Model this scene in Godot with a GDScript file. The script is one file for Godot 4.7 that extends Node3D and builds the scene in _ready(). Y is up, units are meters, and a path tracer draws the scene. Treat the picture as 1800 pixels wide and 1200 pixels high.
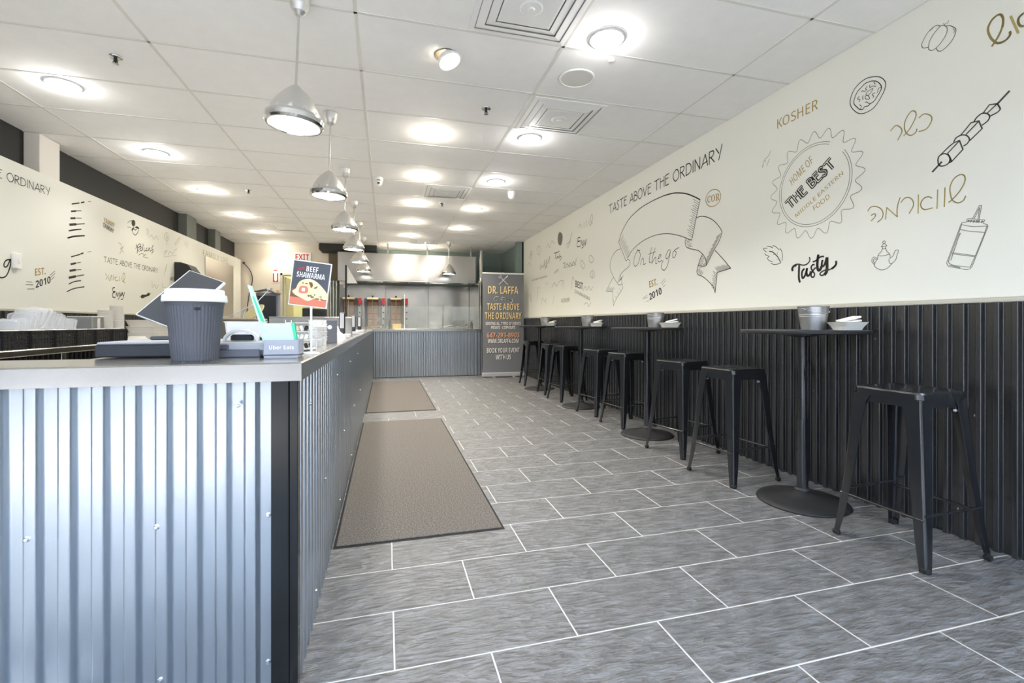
extends Node3D
# Take-away restaurant interior: counter on the left, bar tables along the right wall, open kitchen at the back.
# x runs across the room, -z runs into the room, y is up; metres.

class Geo:
	var st := SurfaceTool.new()
	var n := 0
	func _init() -> void:
		st.begin(Mesh.PRIMITIVE_TRIANGLES)
		st.set_smooth_group(-1)
	func smooth(g: int) -> void:
		st.set_smooth_group(g)
	func tri(a: Vector3, b: Vector3, c: Vector3, o: Vector3) -> void:
		if (b - a).cross(c - a).dot(o) > 0.0:
			var t := b
			b = c
			c = t
		st.add_vertex(a)
		st.add_vertex(b)
		st.add_vertex(c)
		n += 1
	func quad(a: Vector3, b: Vector3, c: Vector3, d: Vector3, o: Vector3) -> void:
		tri(a, b, c, o)
		tri(a, c, d, o)
	func box(c: Vector3, s: Vector3, bv := 0.0, bs := Basis.IDENTITY) -> void:
		var h := s * 0.5
		var ax := [Vector3.RIGHT, Vector3.UP, Vector3.BACK]
		var e := Vector3(minf(bv, h.x * 0.95), minf(bv, h.y * 0.95), minf(bv, h.z * 0.95))
		var g := h - e
		for i in 3:
			var j := (i + 1) % 3
			var k := (i + 2) % 3
			for si in [-1.0, 1.0]:
				var f: Vector3 = ax[i] * h[i] * si
				var u: Vector3 = ax[j] * g[j]
				var v: Vector3 = ax[k] * g[k]
				quad(c + bs * (f + u + v), c + bs * (f - u + v), c + bs * (f - u - v), c + bs * (f + u - v), bs * (ax[i] * si))
				if bv > 0.0:
					for sj in [-1.0, 1.0]:
						var p: Vector3 = ax[i] * h[i] * si + ax[j] * g[j] * sj
						var q: Vector3 = ax[i] * g[i] * si + ax[j] * h[j] * sj
						quad(c + bs * (p + v), c + bs * (p - v), c + bs * (q - v), c + bs * (q + v), bs * (ax[i] * si + ax[j] * sj))
		if bv > 0.0:
			for sx in [-1.0, 1.0]:
				for sy in [-1.0, 1.0]:
					for sz in [-1.0, 1.0]:
						tri(c + bs * Vector3(h.x * sx, g.y * sy, g.z * sz), c + bs * Vector3(g.x * sx, h.y * sy, g.z * sz), c + bs * Vector3(g.x * sx, g.y * sy, h.z * sz), bs * Vector3(sx, sy, sz))
	func span(a: Vector3, b: Vector3, bv := 0.0) -> void:
		box((a + b) * 0.5, (b - a).abs(), bv)
	func lathe(pr: Array, seg := 24, at := Vector3.ZERO, bs := Basis.IDENTITY, sharp := true, wob := 0.0, wn := 0) -> void:
		for i in pr.size() - 1:
			st.set_smooth_group(100 + (i if sharp else 0))
			var p: Vector2 = pr[i]
			var q: Vector2 = pr[i + 1]
			var nr := Vector2(q.y - p.y, p.x - q.x)
			for k in seg:
				var a := TAU * k / seg
				var b := TAU * (k + 1) / seg
				var wa := 1.0 + wob * sin(a * wn)
				var wb := 1.0 + wob * sin(b * wn)
				var da := Vector3(cos(a), 0, sin(a))
				var db := Vector3(cos(b), 0, sin(b))
				var out := bs * ((da + db).normalized() * nr.x + Vector3.UP * nr.y)
				var v0 := at + bs * (da * p.x * wa + Vector3.UP * p.y)
				var v1 := at + bs * (db * p.x * wb + Vector3.UP * p.y)
				var v2 := at + bs * (db * q.x * wb + Vector3.UP * q.y)
				var v3 := at + bs * (da * q.x * wa + Vector3.UP * q.y)
				if p.x < 1e-5:
					tri(v0, v2, v3, out)
				elif q.x < 1e-5:
					tri(v0, v1, v2, out)
				else:
					quad(v0, v1, v2, v3, out)
		st.set_smooth_group(-1)
	func tube(path: Array, r: float, seg := 8, r2 := -1.0) -> void:
		if r2 < 0.0:
			r2 = r
		var last := path.size() - 1
		var side := Vector3.ZERO
		var rings := []
		for i in path.size():
			var t: Vector3 = (path[mini(i + 1, last)] - path[maxi(i - 1, 0)]).normalized()
			if side == Vector3.ZERO:
				side = t.cross(Vector3.UP if absf(t.y) < 0.9 else Vector3.RIGHT).normalized()
			side = (side - t * side.dot(t)).normalized()
			var up := t.cross(side)
			var rr := lerpf(r, r2, float(i) / maxi(last, 1))
			var ring := []
			for k in seg:
				var a := TAU * k / seg
				ring.append(path[i] + side * cos(a) * rr + up * sin(a) * rr)
			rings.append(ring)
		loft(rings, path, true)
	func loft(rings: Array, axis: Array, caps := true, sm := 7) -> void:
		st.set_smooth_group(sm)
		var m: int = rings[0].size()
		for i in rings.size() - 1:
			for k in m:
				var a: Vector3 = rings[i][k]
				var b: Vector3 = rings[i][(k + 1) % m]
				var c: Vector3 = rings[i + 1][(k + 1) % m]
				var d: Vector3 = rings[i + 1][k]
				quad(a, b, c, d, (a + b + c + d) * 0.25 - (axis[i] + axis[i + 1]) * 0.5)
		st.set_smooth_group(-1)
		if caps:
			var e := rings.size() - 1
			for k in range(1, m - 1):
				tri(rings[0][0], rings[0][k], rings[0][k + 1], axis[0] - axis[1])
				tri(rings[e][0], rings[e][k], rings[e][k + 1], axis[e] - axis[e - 1])
	# an outline in the plane (u, v) at o, pushed out along w by d
	func prism(pts: PackedVector2Array, o: Vector3, u: Vector3, v: Vector3, w: Vector3, d: float) -> void:
		var ids := Geometry2D.triangulate_polygon(pts)
		for i in range(0, ids.size(), 3):
			var a := o + u * pts[ids[i]].x + v * pts[ids[i]].y
			var b := o + u * pts[ids[i + 1]].x + v * pts[ids[i + 1]].y
			var c := o + u * pts[ids[i + 2]].x + v * pts[ids[i + 2]].y
			tri(a + w * d, b + w * d, c + w * d, w)
			tri(a, b, c, -w)
		var cw := Geometry2D.is_polygon_clockwise(pts)
		for i in pts.size():
			var p := pts[i]
			var q := pts[(i + 1) % pts.size()]
			var nr := Vector2(q.y - p.y, p.x - q.x) * (-1.0 if cw else 1.0)
			var a := o + u * p.x + v * p.y
			var b := o + u * q.x + v * q.y
			quad(a, b, b + w * d, a + w * d, u * nr.x + v * nr.y)
	# a flat outline with rounded corners
	static func rounded(wd: float, hg: float, r: float, seg := 4) -> PackedVector2Array:
		var o := PackedVector2Array()
		for c in 4:
			var cx := (wd / 2 - r) * (1.0 if c == 0 or c == 3 else -1.0)
			var cy := (hg / 2 - r) * (1.0 if c < 2 else -1.0)
			for k in seg + 1:
				var a := PI / 2 * (c + float(k) / seg)
				o.append(Vector2(cx + cos(a) * r, cy + sin(a) * r))
		return o
	# a printed line of the given width lying on a flat face
	func ribbon(p: Array, wd: float, nrm: Vector3) -> void:
		for i in p.size() - 1:
			var t: Vector3 = (p[i + 1] - p[i])
			if t.length() < 1e-6:
				continue
			t = t.normalized()
			var s := t.cross(nrm).normalized() * wd * 0.5
			var a: Vector3 = p[i] - t * wd * 0.2
			var b: Vector3 = p[i + 1] + t * wd * 0.2
			quad(a + s, b + s, b - s, a - s, nrm)
	func corrugate(o: Vector3, along: Vector3, out: Vector3, length: float, height: float, depth: float, period := 0.068, phase := 0.0, crisp := 4.5, bias := -0.1) -> void:
		var steps := int(ceil(length / period * 36.0))
		st.set_smooth_group(3)
		var pa := Vector3.ZERO
		var pd := 0.0
		for i in steps + 1:
			var s := minf(length * i / steps, length)
			var w := sin((s + phase) / period * TAU)
			var hh := tanh((w + bias) * crisp) * 0.5 + 0.5
			var d := hh * depth
			var p := o + along * s + out * d
			if i > 0:
				quad(pa, p, p + Vector3.UP * height, pa + Vector3.UP * height, out)
			pa = p
			pd = d
		st.set_smooth_group(-1)
	func mesh() -> ArrayMesh:
		st.generate_normals()
		st.index()
		return st.commit()

var M := {}
var used := {}

func named(parent: Node, called: String) -> String:
	var k := str(parent.get_instance_id()) + "/" + called
	var c: int = used.get(k, 0)
	used[k] = c + 1
	return called if c == 0 else "%s_%03d" % [called, c]

func put(called: String, me: Mesh, m: Material, parent: Node3D = self, at := Vector3.ZERO) -> MeshInstance3D:
	var o := MeshInstance3D.new()
	o.name = named(parent, called)
	o.mesh = me
	o.material_override = m
	o.position = at
	parent.add_child(o, true)
	return o

func part(called: String, g: Geo, m: Material, parent: Node3D = self, at := Vector3.ZERO) -> MeshInstance3D:
	return put(called, g.mesh(), m, parent, at)

func tag(o: Node3D, label: String, category: String, group := "", kind := "") -> Node3D:
	o.set_meta("label", label)
	o.set_meta("category", category)
	if group:
		o.set_meta("group", group)
	if kind:
		o.set_meta("kind", kind)
	return o

func thing(called: String, label: String, category: String, at := Vector3.ZERO, turn := 0.0, group := "", kind := "") -> Node3D:
	var o := Node3D.new()
	o.name = named(self, called)
	add_child(o, true)
	o.position = at
	o.rotation.y = deg_to_rad(turn)
	tag(o, label, category, group, kind)
	return o

func copy_of(src: Node3D, called: String, label: String, at: Vector3, turn := 0.0) -> Node3D:
	var o: Node3D = src.duplicate()
	o.name = named(self, called)
	add_child(o, true)
	o.position = at
	o.rotation.y = deg_to_rad(turn)
	o.set_meta("label", label)
	return o

func c8(r: int, g: int, b: int) -> Color:
	return Color8(r, g, b)

func mat(key: String, c: Color, rough := 0.6, metal := 0.0, spec := 0.5) -> StandardMaterial3D:
	var m := StandardMaterial3D.new()
	m.resource_name = key
	m.albedo_color = c
	m.roughness = rough
	m.metallic = metal
	m.metallic_specular = spec
	M[key] = m
	return m

func noise(freq: float, oct := 4, kind := FastNoiseLite.FRACTAL_FBM, sd := 1) -> FastNoiseLite:
	var f := FastNoiseLite.new()
	f.seed = sd
	f.noise_type = FastNoiseLite.TYPE_SIMPLEX_SMOOTH
	f.frequency = freq
	f.fractal_type = kind
	f.fractal_octaves = oct
	return f

func ntex(f: FastNoiseLite, w: int, h: int, ramp := [], normal := false, strength := 4.0) -> NoiseTexture2D:
	var t := NoiseTexture2D.new()
	t.width = w
	t.height = h
	t.seamless = true
	t.noise = f
	t.as_normal_map = normal
	t.bump_strength = strength
	if ramp.size():
		var g := Gradient.new()
		var offs := PackedFloat32Array()
		var cols := PackedColorArray()
		for r in ramp:
			offs.append(r[0])
			cols.append(r[1])
		g.offsets = offs
		g.colors = cols
		t.color_ramp = g
	return t

func grey(v: float) -> Color:
	return Color(v, v, v)

func tri_planar(m: StandardMaterial3D, sc: Vector3) -> void:
	m.uv1_triplanar = true
	m.uv1_scale = sc

func fonts(which: String) -> Font:
	var f := SystemFont.new()
	f.font_names = PackedStringArray(["Droid Serif"] if which == "serif" else ["Droid Sans"])
	f.font_weight = 700 if which in ["bold", "inline", "serif"] else 400
	f.allow_system_fallback = false
	return f

# lettering as flat triangles: laid from o along u, its height along v, length len, cap height hg
func letters(g: Geo, s: String, which: String, o: Vector3, u: Vector3, v: Vector3, length: float, hg: float, slant := 0.0, bold := 0.0) -> void:
	var t := TextMesh.new()
	t.text = s
	t.font = fonts(which)
	t.font_size = 40
	t.pixel_size = 0.01
	t.depth = 0.0
	t.curve_step = 1.2
	t.horizontal_alignment = HORIZONTAL_ALIGNMENT_LEFT
	var nrm := u.cross(v).normalized()
	var all := []
	var lo := Vector2(1e9, 1e9)
	var hi := Vector2(-1e9, -1e9)
	for k in mini(t.get_surface_count(), 1):
		var ar := t.surface_get_arrays(k)
		var vs: PackedVector3Array = ar[Mesh.ARRAY_VERTEX]
		var ix: PackedInt32Array = ar[Mesh.ARRAY_INDEX] if ar[Mesh.ARRAY_INDEX] != null else PackedInt32Array(range(vs.size()))
		for i in ix:
			var p := vs[i]
			all.append(p)
			lo = Vector2(minf(lo.x, p.x), minf(lo.y, p.y))
			hi = Vector2(maxf(hi.x, p.x), maxf(hi.y, p.y))
	if all.is_empty():
		push_warning("no glyphs for " + s)
		return
	var sx := length / maxf(hi.x - lo.x, 1e-4)
	var sy := hg / maxf(hi.y - lo.y, 1e-4)
	for i in range(0, all.size(), 3):
		var q := []
		for j in 3:
			var p: Vector3 = all[i + j]
			var y := (p.y - lo.y) * sy
			q.append(o + u * ((p.x - lo.x) * sx + y * slant) + v * y)
		g.tri(q[0], q[1], q[2], nrm)

# thin single-stroke capitals, as on the murals
const STROKES := {
	"T": [0.62, "0 .94 .62 1;.3 0 .31 .97"], "A": [0.6, "0 0 .38 1 .6 0;.12 .28 .6 .36"], "S": [0.46, "~.42 .88 .25 1 .08 .82 .24 .56 .4 .3 .22 0 0 .12"],
	"E": [0.44, ".44 1 .04 .97 .04 .02 .44 .04;.04 .62 .36 .66"], "B": [0.46, ".04 0 .04 1;~.04 .98 .34 .94 .34 .66 .06 .58;~.06 .58 .46 .46 .44 .1 .04 .02"],
	"O": [0.7, "~.35 1 .08 .78 .02 .45 .18 .08 .4 0 .64 .22 .68 .6 .52 .94 .35 1"], "V": [0.56, "0 1 .26 0 .56 1"], "H": [0.56, ".04 0 .04 1;.52 0 .52 1;.04 .6 .52 .64"],
	"R": [0.52, ".04 0 .04 1;~.04 .98 .4 .94 .44 .7 .3 .52 .06 .5;.16 .52 .52 0"], "D": [0.6, ".04 0 .04 1;~.04 .98 .4 .92 .58 .55 .46 .14 .04 .02"],
	"I": [0.1, ".05 0 .05 1"], "N": [0.56, ".04 0 .04 1 .52 0 .52 1"], "Y": [0.56, "0 1 .28 .5;.56 1.1 .26 -.02"], " ": [0.26, ""]}

func floats(s: String) -> Array:
	var r := []
	for x in s.split(" ", false):
		r.append(x.to_float())
	return r

func catmull(p: Array, closed := false, sub := 5) -> Array:
	var r := []
	var m := p.size()
	for i in (m if closed else m - 1):
		var a = p[(i - 1 + m) % m] if closed or i > 0 else p[0]
		var b = p[i]
		var c = p[(i + 1) % m]
		var d = p[(i + 2) % m] if closed or i + 2 < m else p[m - 1]
		for k in sub:
			var t := float(k) / sub
			r.append(0.5 * (b * 2.0 + (c - a) * t + (a * 2.0 - b * 5.0 + c * 4.0 - d) * t * t + (b * 3.0 - a - c * 3.0 + d) * t * t * t))
	r.append(p[0] if closed else p[m - 1])
	return r

func thin_letters(g: Geo, s: String, o: Vector3, u: Vector3, v: Vector3, length: float, hg: float, slant := 0.0, weight := 0.085) -> void:
	var total := 0.0
	for ch in s:
		total += STROKES[ch][0] + 0.12
	var k := length / total
	var x := 0.0
	var nrm := u.cross(v).normalized()
	for ch in s:
		for piece in (STROKES[ch][1] as String).split(";", false):
			var sm: bool = piece.begins_with("~")
			var f := floats(piece.trim_prefix("~"))
			var pts := []
			for i in range(0, f.size(), 2):
				pts.append(o + u * (x + f[i] * k + f[i + 1] * hg * slant) + v * f[i + 1] * hg)
			g.ribbon(catmull(pts) if sm else pts, hg * weight, nrm)
		x += (STROKES[ch][0] + 0.12) * k

const ART := [
	["ribbon_drawing", "INK", 1, "s8 -5257 2082 -5177 2190 -5011 2308 -4773 2377 -4512 2401 -4274 2401;s10 -4274 2401 -4164 2390 -4058 2371 -3907 2323 -3780 2260 -3697 2211;l6 -3697 2211 -3819 1859;s6 -3819 1859 -3859 1873 -3907 1895;s6 -5036 1850 -4937 1923 -4773 1982 -4596 2011 -4390 2016 -4200 1990 -4040 1946 -3907 1895;l6 -5257 2082 -5074 1824;s5 -5074 1824 -5011 1834 -4974 1792 -5011 1747 -5112 1714 -5203 1679 -5230 1656 -5257 1600 -5284 1577;s6 -3753 2053 -3690 2056 -3603 2030 -3520 1984 -3453 1924 -3409 1865 -3413 1839 -3446 1781 -3506 1718 -3561 1651 -3610 1592;s6 -3907 1890 -3920 1857 -3907 1819 -3874 1792 -3796 1767 -3720 1743 -3661 1703 -3632 1670 -3615 1640 -3610 1606 -3632 1590 -3675 1595 -3712 1609;s6 -3661 1703 -3697 1660 -3720 1610 -3742 1559 -3727 1524 -3661 1498 -3589 1453 -3520 1396 -3493 1339;l6 -3493 1339 -3466 1515 -3300 1533 -3400 1630 -3493 1711;s5 -5211 1990 -5325 1981 -5438 1918 -5490 1830 -5466 1747 -5381 1651 -5298 1578 -5257 1548 -5177 1555 -5185 1613 -5217 1668;l5 -5395 1659 -5495 1587 -5599 1493 -5415 1474 -5395 1293;s5 -5395 1293 -5311 1388 -5203 1460 -5151 1508 -5177 1568"],
	["ribbon_hatching", "INK", 1, "l3 -3705 2182 -3796 2242;l3 -3711 2165 -3785 2214;l3 -3716 2148 -3775 2186;l3 -3722 2130 -3805 2184;l3 -3728 2113 -3795 2156;l3 -3733 2095 -3826 2154;l3 -3739 2078 -3815 2126;l3 -3745 2060 -3805 2098;l3 -3751 2042 -3835 2095;l3 -3757 2025 -3825 2067;l3 -3762 2007 -3856 2064;l3 -3768 1989 -3845 2036;l3 -3774 1971 -3835 2008;l3 -3780 1953 -3866 2005;l3 -3786 1935 -3855 1977;l3 -3792 1918 -3886 1973;l3 -3798 1900 -3876 1945;l3 -3804 1881 -3865 1917;l3 -3416 1849 -3479 1826;l3 -3425 1837 -3477 1818;l3 -3434 1825 -3475 1810;l3 -3443 1813 -3502 1792;l3 -3453 1802 -3500 1784;l3 -3462 1790 -3527 1766;l3 -3471 1778 -3525 1758;l3 -3481 1766 -3523 1750;l3 -3490 1754 -3550 1731;l3 -3499 1742 -3548 1724;l3 -3509 1730 -3575 1705;l3 -3518 1718 -3573 1697;l3 -3528 1706 -3571 1689;l3 -3538 1693 -3599 1669;l3 -3547 1681 -3597 1662;l3 -3557 1669 -3625 1642;l3 -3567 1656 -3623 1634;l3 -3576 1644 -3621 1626;l3 -3586 1631 -3649 1606;l3 -3596 1619 -3647 1598;l3 -3907 1870 -3835 1869;l3 -3900 1855 -3841 1855;l3 -3894 1841 -3847 1841;l3 -3887 1827 -3822 1827;l3 -3881 1813 -3828 1813;l3 -3874 1799 -3804 1800;l3 -3675 1686 -3610 1656;l3 -3683 1676 -3629 1652;l3 -3690 1666 -3647 1647;l3 -3697 1657 -3637 1630;l3 -3705 1647 -3656 1625;l3 -3712 1637 -3646 1607;l3 -3720 1627 -3665 1603;l3 -3727 1617 -3684 1598;l3 -3735 1607 -3674 1580;l3 -3738 1559 -3693 1583;l3 -3730 1550 -3693 1570;l3 -3722 1542 -3693 1558;l3 -3714 1534 -3673 1556;l3 -3706 1526 -3673 1544;l3 -3698 1518 -3654 1542;l3 -3690 1510 -3654 1530;l3 -3306 1534 -3346 1578;l3 -3317 1533 -3350 1570;l3 -3329 1532 -3355 1561;l3 -3340 1531 -3377 1572;l3 -3352 1531 -3382 1564;l3 -3363 1530 -3404 1575;l3 -3375 1529 -3409 1566;l3 -3387 1528 -3414 1558;l3 -3399 1528 -3437 1569;l3 -3411 1527 -3442 1560;l3 -3423 1526 -3465 1572;l3 -3435 1525 -3470 1563;l3 -3447 1525 -3475 1554;l3 -3459 1524 -3498 1566;l3 -3466 1502 -3522 1533;l3 -3468 1489 -3515 1515;l3 -3470 1477 -3507 1497;l3 -3472 1465 -3524 1493;l3 -3475 1453 -3516 1475;l3 -3477 1440 -3534 1471;l3 -3479 1428 -3526 1453;l3 -3481 1416 -3518 1436;l3 -3483 1403 -3535 1431;l3 -3486 1391 -3528 1413;l3 -3488 1379 -3545 1409;l3 -3490 1366 -3537 1391;l3 -5238 2085 -5138 2148;l3 -5225 2069 -5143 2122;l3 -5212 2053 -5147 2095;l3 -5199 2037 -5109 2095;l3 -5186 2021 -5114 2069;l3 -5173 2006 -5076 2070;l3 -5161 1990 -5080 2043;l3 -5148 1974 -5085 2016;l3 -5135 1959 -5047 2018;l3 -5123 1943 -5052 1991;l3 -5110 1928 -5015 1993;l3 -5098 1913 -5019 1966;l3 -5085 1897 -5023 1940;l3 -5073 1882 -4987 1941;l3 -5061 1867 -4991 1915;l3 -5048 1852 -4955 1917;l3 -5257 1581 -5209 1626;l3 -5242 1587 -5203 1624;l3 -5228 1594 -5197 1623;l3 -5213 1600 -5170 1641;l3 -5199 1607 -5164 1640;l3 -5185 1613 -5138 1657;l3 -5569 1498 -5504 1545;l3 -5544 1495 -5491 1534;l3 -5520 1492 -5478 1523;l3 -5495 1489 -5437 1532;l3 -5471 1487 -5425 1521;l3 -5447 1484 -5385 1530;l3 -5423 1481 -5372 1519;l3 -5203 1460 -5235 1512;l3 -5261 1421 -5288 1463;l3 -5321 1380 -5342 1414;l3 -5381 1339 -5412 1387"],
	["script_lettering", "INK", 1, "s6 -4750 1901 -4807 1904 -4866 1852 -4889 1782 -4866 1736 -4807 1747 -4761 1801 -4746 1859 -4784 1906 -4814 1919;s6 -4741 1739 -4716 1793 -4683 1803 -4672 1766 -4679 1731 -4628 1739;s6 -4508 1899 -4543 1818 -4558 1746 -4522 1738;l5 -4575 1832 -4426 1840;s6 -4440 1882 -4481 1809 -4506 1724 -4461 1767 -4430 1780 -4426 1746 -4430 1710 -4400 1714;s6 -4381 1756 -4341 1773 -4332 1792 -4361 1792 -4386 1752 -4371 1722 -4309 1732;s6 -4164 1818 -4200 1818 -4237 1775 -4233 1737 -4191 1752 -4160 1807 -4182 1746 -4215 1664 -4265 1625 -4313 1641 -4322 1683 -4290 1726;s6 -4089 1801 -4119 1779 -4119 1735 -4084 1738 -4064 1780 -4089 1804 -4015 1820"],
	["speed_lines", "INK", 1, "l3 -4683 1355 -4596 1386;l3 -4687 1344 -4585 1360;l3 -4618 1314 -4554 1317;l3 -4332 1491 -4265 1534;l3 -4309 1473 -4237 1521;l3 -4297 1450 -4252 1468"],
	["certification_ring", "GOLD", 1, "c6 -3421 2171 -3426 2195 -3441 2218 -3464 2236 -3493 2249 -3525 2254 -3557 2252 -3585 2241 -3605 2224 -3616 2201 -3616 2176 -3605 2152 -3585 2131 -3557 2115 -3525 2107 -3493 2106 -3464 2114 -3441 2128 -3426 2148"],
	["plate_drawing", "INK2", 1, "c4 -2256 2455 -2248 2487 -2230 2516 -2203 2535 -2174 2545 -2142 2545 -2097 2529 -2067 2507 -2047 2478 -2042 2453 -2051 2421 -2070 2391 -2092 2365 -2116 2348 -2148 2342 -2179 2345 -2206 2360 -2233 2391 -2251 2423;c4 -2233 2438 -2224 2469 -2209 2494 -2188 2507 -2165 2519 -2148 2520 -2119 2514 -2092 2497 -2072 2470 -2066 2445 -2075 2427 -2092 2407 -2108 2389 -2131 2384 -2142 2377 -2165 2381 -2176 2371 -2197 2380 -2215 2404 -2225 2417;s3 -2188 2481 -2179 2484 -2165 2474 -2153 2478 -2159 2487 -2150 2500;s3 -2133 2498 -2133 2482 -2116 2482 -2097 2471;s3 -2067 2451 -2083 2451 -2086 2435 -2092 2429;s3 -2108 2506 -2107 2493 -2097 2485;s3 -2199 2460 -2209 2448 -2193 2436 -2200 2426;s3 -2176 2453 -2178 2442 -2174 2428;s3 -2103 2436 -2119 2434 -2110 2418 -2116 2413;s3 -2197 2407 -2185 2393 -2193 2379;s3 -2163 2406 -2153 2405 -2142 2392 -2131 2384;c3 -2116 2467 -2142 2465 -2155 2457 -2155 2445 -2142 2442 -2125 2451;c3 -2156 2443 -2162 2433 -2150 2419 -2135 2416 -2142 2436"],
	["pumpkin_drawing", "GREY", 1, "c3 -1761 2623 -1790 2607 -1814 2576 -1821 2546 -1817 2528 -1800 2517 -1774 2526 -1748 2552 -1735 2581 -1740 2605;s3 -1766 2622 -1777 2635 -1797 2638 -1827 2622 -1851 2586 -1853 2568 -1844 2553 -1822 2545;s3 -1740 2608 -1723 2599 -1701 2573 -1698 2551 -1710 2523 -1735 2501 -1761 2491 -1777 2500 -1784 2517;s2 -1814 2625 -1797 2636;s2 -1710 2579 -1704 2562 -1707 2550;s2 -1748 2613 -1742 2622 -1732 2620 -1729 2629;s2 -1753 2629 -1745 2617"],
	["hebrew_lettering", "GOLD2", 1, "s8 -1551 2395 -1530 2423 -1514 2457 -1509 2491 -1514 2517 -1527 2530 -1551 2521 -1566 2489 -1559 2447 -1540 2409 -1522 2393 -1498 2394 -1484 2409 -1485 2425;l8 -1482 2494 -1455 2400;s8 -1423 2476 -1438 2478 -1453 2468 -1455 2447 -1445 2425 -1423 2416"],
	["hebrew_lettering", "GOLD2", 1, "s5 -2015 2175 -1986 2194 -1959 2169 -1955 2143 -1976 2107;s5 -1944 2119 -1911 2149 -1883 2200 -1886 2229 -1908 2238 -1937 2199 -1937 2144 -1911 2108 -1883 2114 -1877 2131;s5 -1867 2187 -1841 2197 -1810 2173 -1807 2145 -1830 2113 -1867 2112"],
	["skewer_drawing", "INK3", 1, "l8 -1802 1873 -1760 1911;c5 -1777 1927 -1770 1946 -1748 1950 -1730 1936 -1723 1914 -1731 1893 -1755 1888 -1772 1899;l5 -1764 1950 -1725 1981 -1705 1991 -1682 1994 -1667 1943 -1716 1898 -1728 1896;l5 -1733 1947 -1683 1991;s6 -1733 1943 -1723 1922 -1716 1898;s5 -1706 1996 -1695 2013 -1672 2017 -1650 2005 -1640 1982 -1650 1965 -1664 1960;l5 -1675 2020 -1656 2039 -1634 2063 -1602 2059 -1589 2016 -1638 1977;l5 -1653 2014 -1605 2056;s5 -1621 2064 -1610 2080 -1589 2090 -1568 2079 -1560 2061 -1568 2044 -1589 2033;l5 -1584 2091 -1561 2119 -1531 2111;s5 -1531 2111 -1522 2089 -1521 2078 -1533 2069 -1558 2064;l5 -1567 2084 -1535 2108;l8 -1529 2111 -1487 2149"],
	["hebrew_lettering", "GOLD2", 1, "s5 -2146 1745 -2130 1763 -2104 1763 -2072 1744 -2057 1714 -2062 1684 -2089 1666;s5 -2125 1714 -2106 1720 -2101 1705 -2125 1681;l5 -2043 1673 -2036 1740 -1978 1673;s5 -1978 1673 -1980 1712 -1973 1751 -1963 1778;s5 -1959 1750 -1940 1768 -1916 1766 -1898 1745 -1895 1716 -1916 1678;l5 -1870 1770 -1871 1669;s5 -1805 1734 -1823 1747 -1845 1741 -1859 1717 -1853 1694 -1836 1681 -1802 1682;l5 -1778 1772 -1781 1672;l5 -1745 1773 -1748 1674;s5 -1728 1693 -1712 1704 -1681 1737 -1660 1777 -1660 1806 -1677 1820 -1705 1808 -1722 1772 -1721 1734 -1712 1700 -1689 1680 -1666 1686 -1656 1706"],
	["teapot_drawing", "GREY", 1, "s3 -2085 1468 -2057 1463 -2022 1468;s3 -2060 1504 -2067 1490 -2085 1471 -2088 1450 -2104 1425 -2104 1407 -2072 1384 -2037 1386 -2007 1411;s3 -2042 1504 -2034 1485 -2019 1467 -2017 1446;s3 -2019 1443 -2002 1454 -1992 1478 -1985 1485 -1972 1481 -1980 1456 -1987 1432 -2007 1413 -2019 1415 -2024 1431 -2022 1441;s3 -2091 1450 -2104 1463 -2118 1457 -2121 1438 -2105 1415;s3 -2096 1446 -2108 1453 -2112 1440 -2104 1420;l3 -2067 1517 -2034 1518 -2044 1531 -2054 1534 -2067 1517;c3 -2051 1533 -2059 1542 -2051 1550 -2043 1541;l3 -2060 1514 -2060 1504 -2042 1504 -2043 1515"],
	["squeeze_bottle_drawing", "GREY", 1, "l2.5 -1653 1575 -1671 1576 -1676 1567 -1738 1380 -1729 1362 -1687 1349 -1654 1338 -1637 1340 -1629 1352 -1566 1536 -1569 1545 -1584 1554;l2.5 -1671 1569 -1729 1391 -1726 1377 -1702 1364 -1637 1348 -1616 1402 -1580 1505 -1570 1540;s2.5 -1668 1565 -1627 1548 -1571 1539;l2.5 -1678 1543 -1637 1526 -1580 1510;l2.5 -1716 1432 -1682 1422 -1616 1402;l2.5 -1713 1426 -1682 1416 -1619 1398;l2.5 -1651 1575 -1650 1589 -1643 1590 -1579 1570 -1584 1555;l2.5 -1627 1587 -1600 1645 -1591 1643 -1601 1580;l2.5 -1620 1586 -1599 1635 -1605 1581;l4 -1678 1525 -1686 1506;l3 -1686 1506 -1719 1393;l9 -1646 1580 -1642 1578;l9 -1635 1578 -1632 1574;l9 -1624 1574 -1620 1570;l9 -1613 1570 -1600 1567;l9 -1591 1565 -1588 1562;l4 -1725 1368 -1679 1351"],
	["leaf_drawing", "INK2", 1, "s4 -2911 1641 -2948 1643 -2935 1625 -2917 1613;s4 -2937 1605 -2926 1592 -2893 1576;s4 -2893 1573 -2908 1566 -2899 1548 -2863 1531;s4 -2878 1522 -2845 1509 -2805 1509 -2786 1514;s4 -2912 1655 -2884 1648 -2858 1635;s4 -2858 1644 -2854 1651 -2828 1637 -2799 1609;s4 -2793 1622 -2776 1594 -2771 1559 -2776 1527;s6 -2786 1514 -2808 1554 -2836 1584 -2863 1605 -2891 1615;l2 -2836 1583 -2856 1583;l2 -2808 1542 -2823 1547;l2 -2818 1577 -2815 1598;l2 -2858 1604 -2860 1615"],
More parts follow.
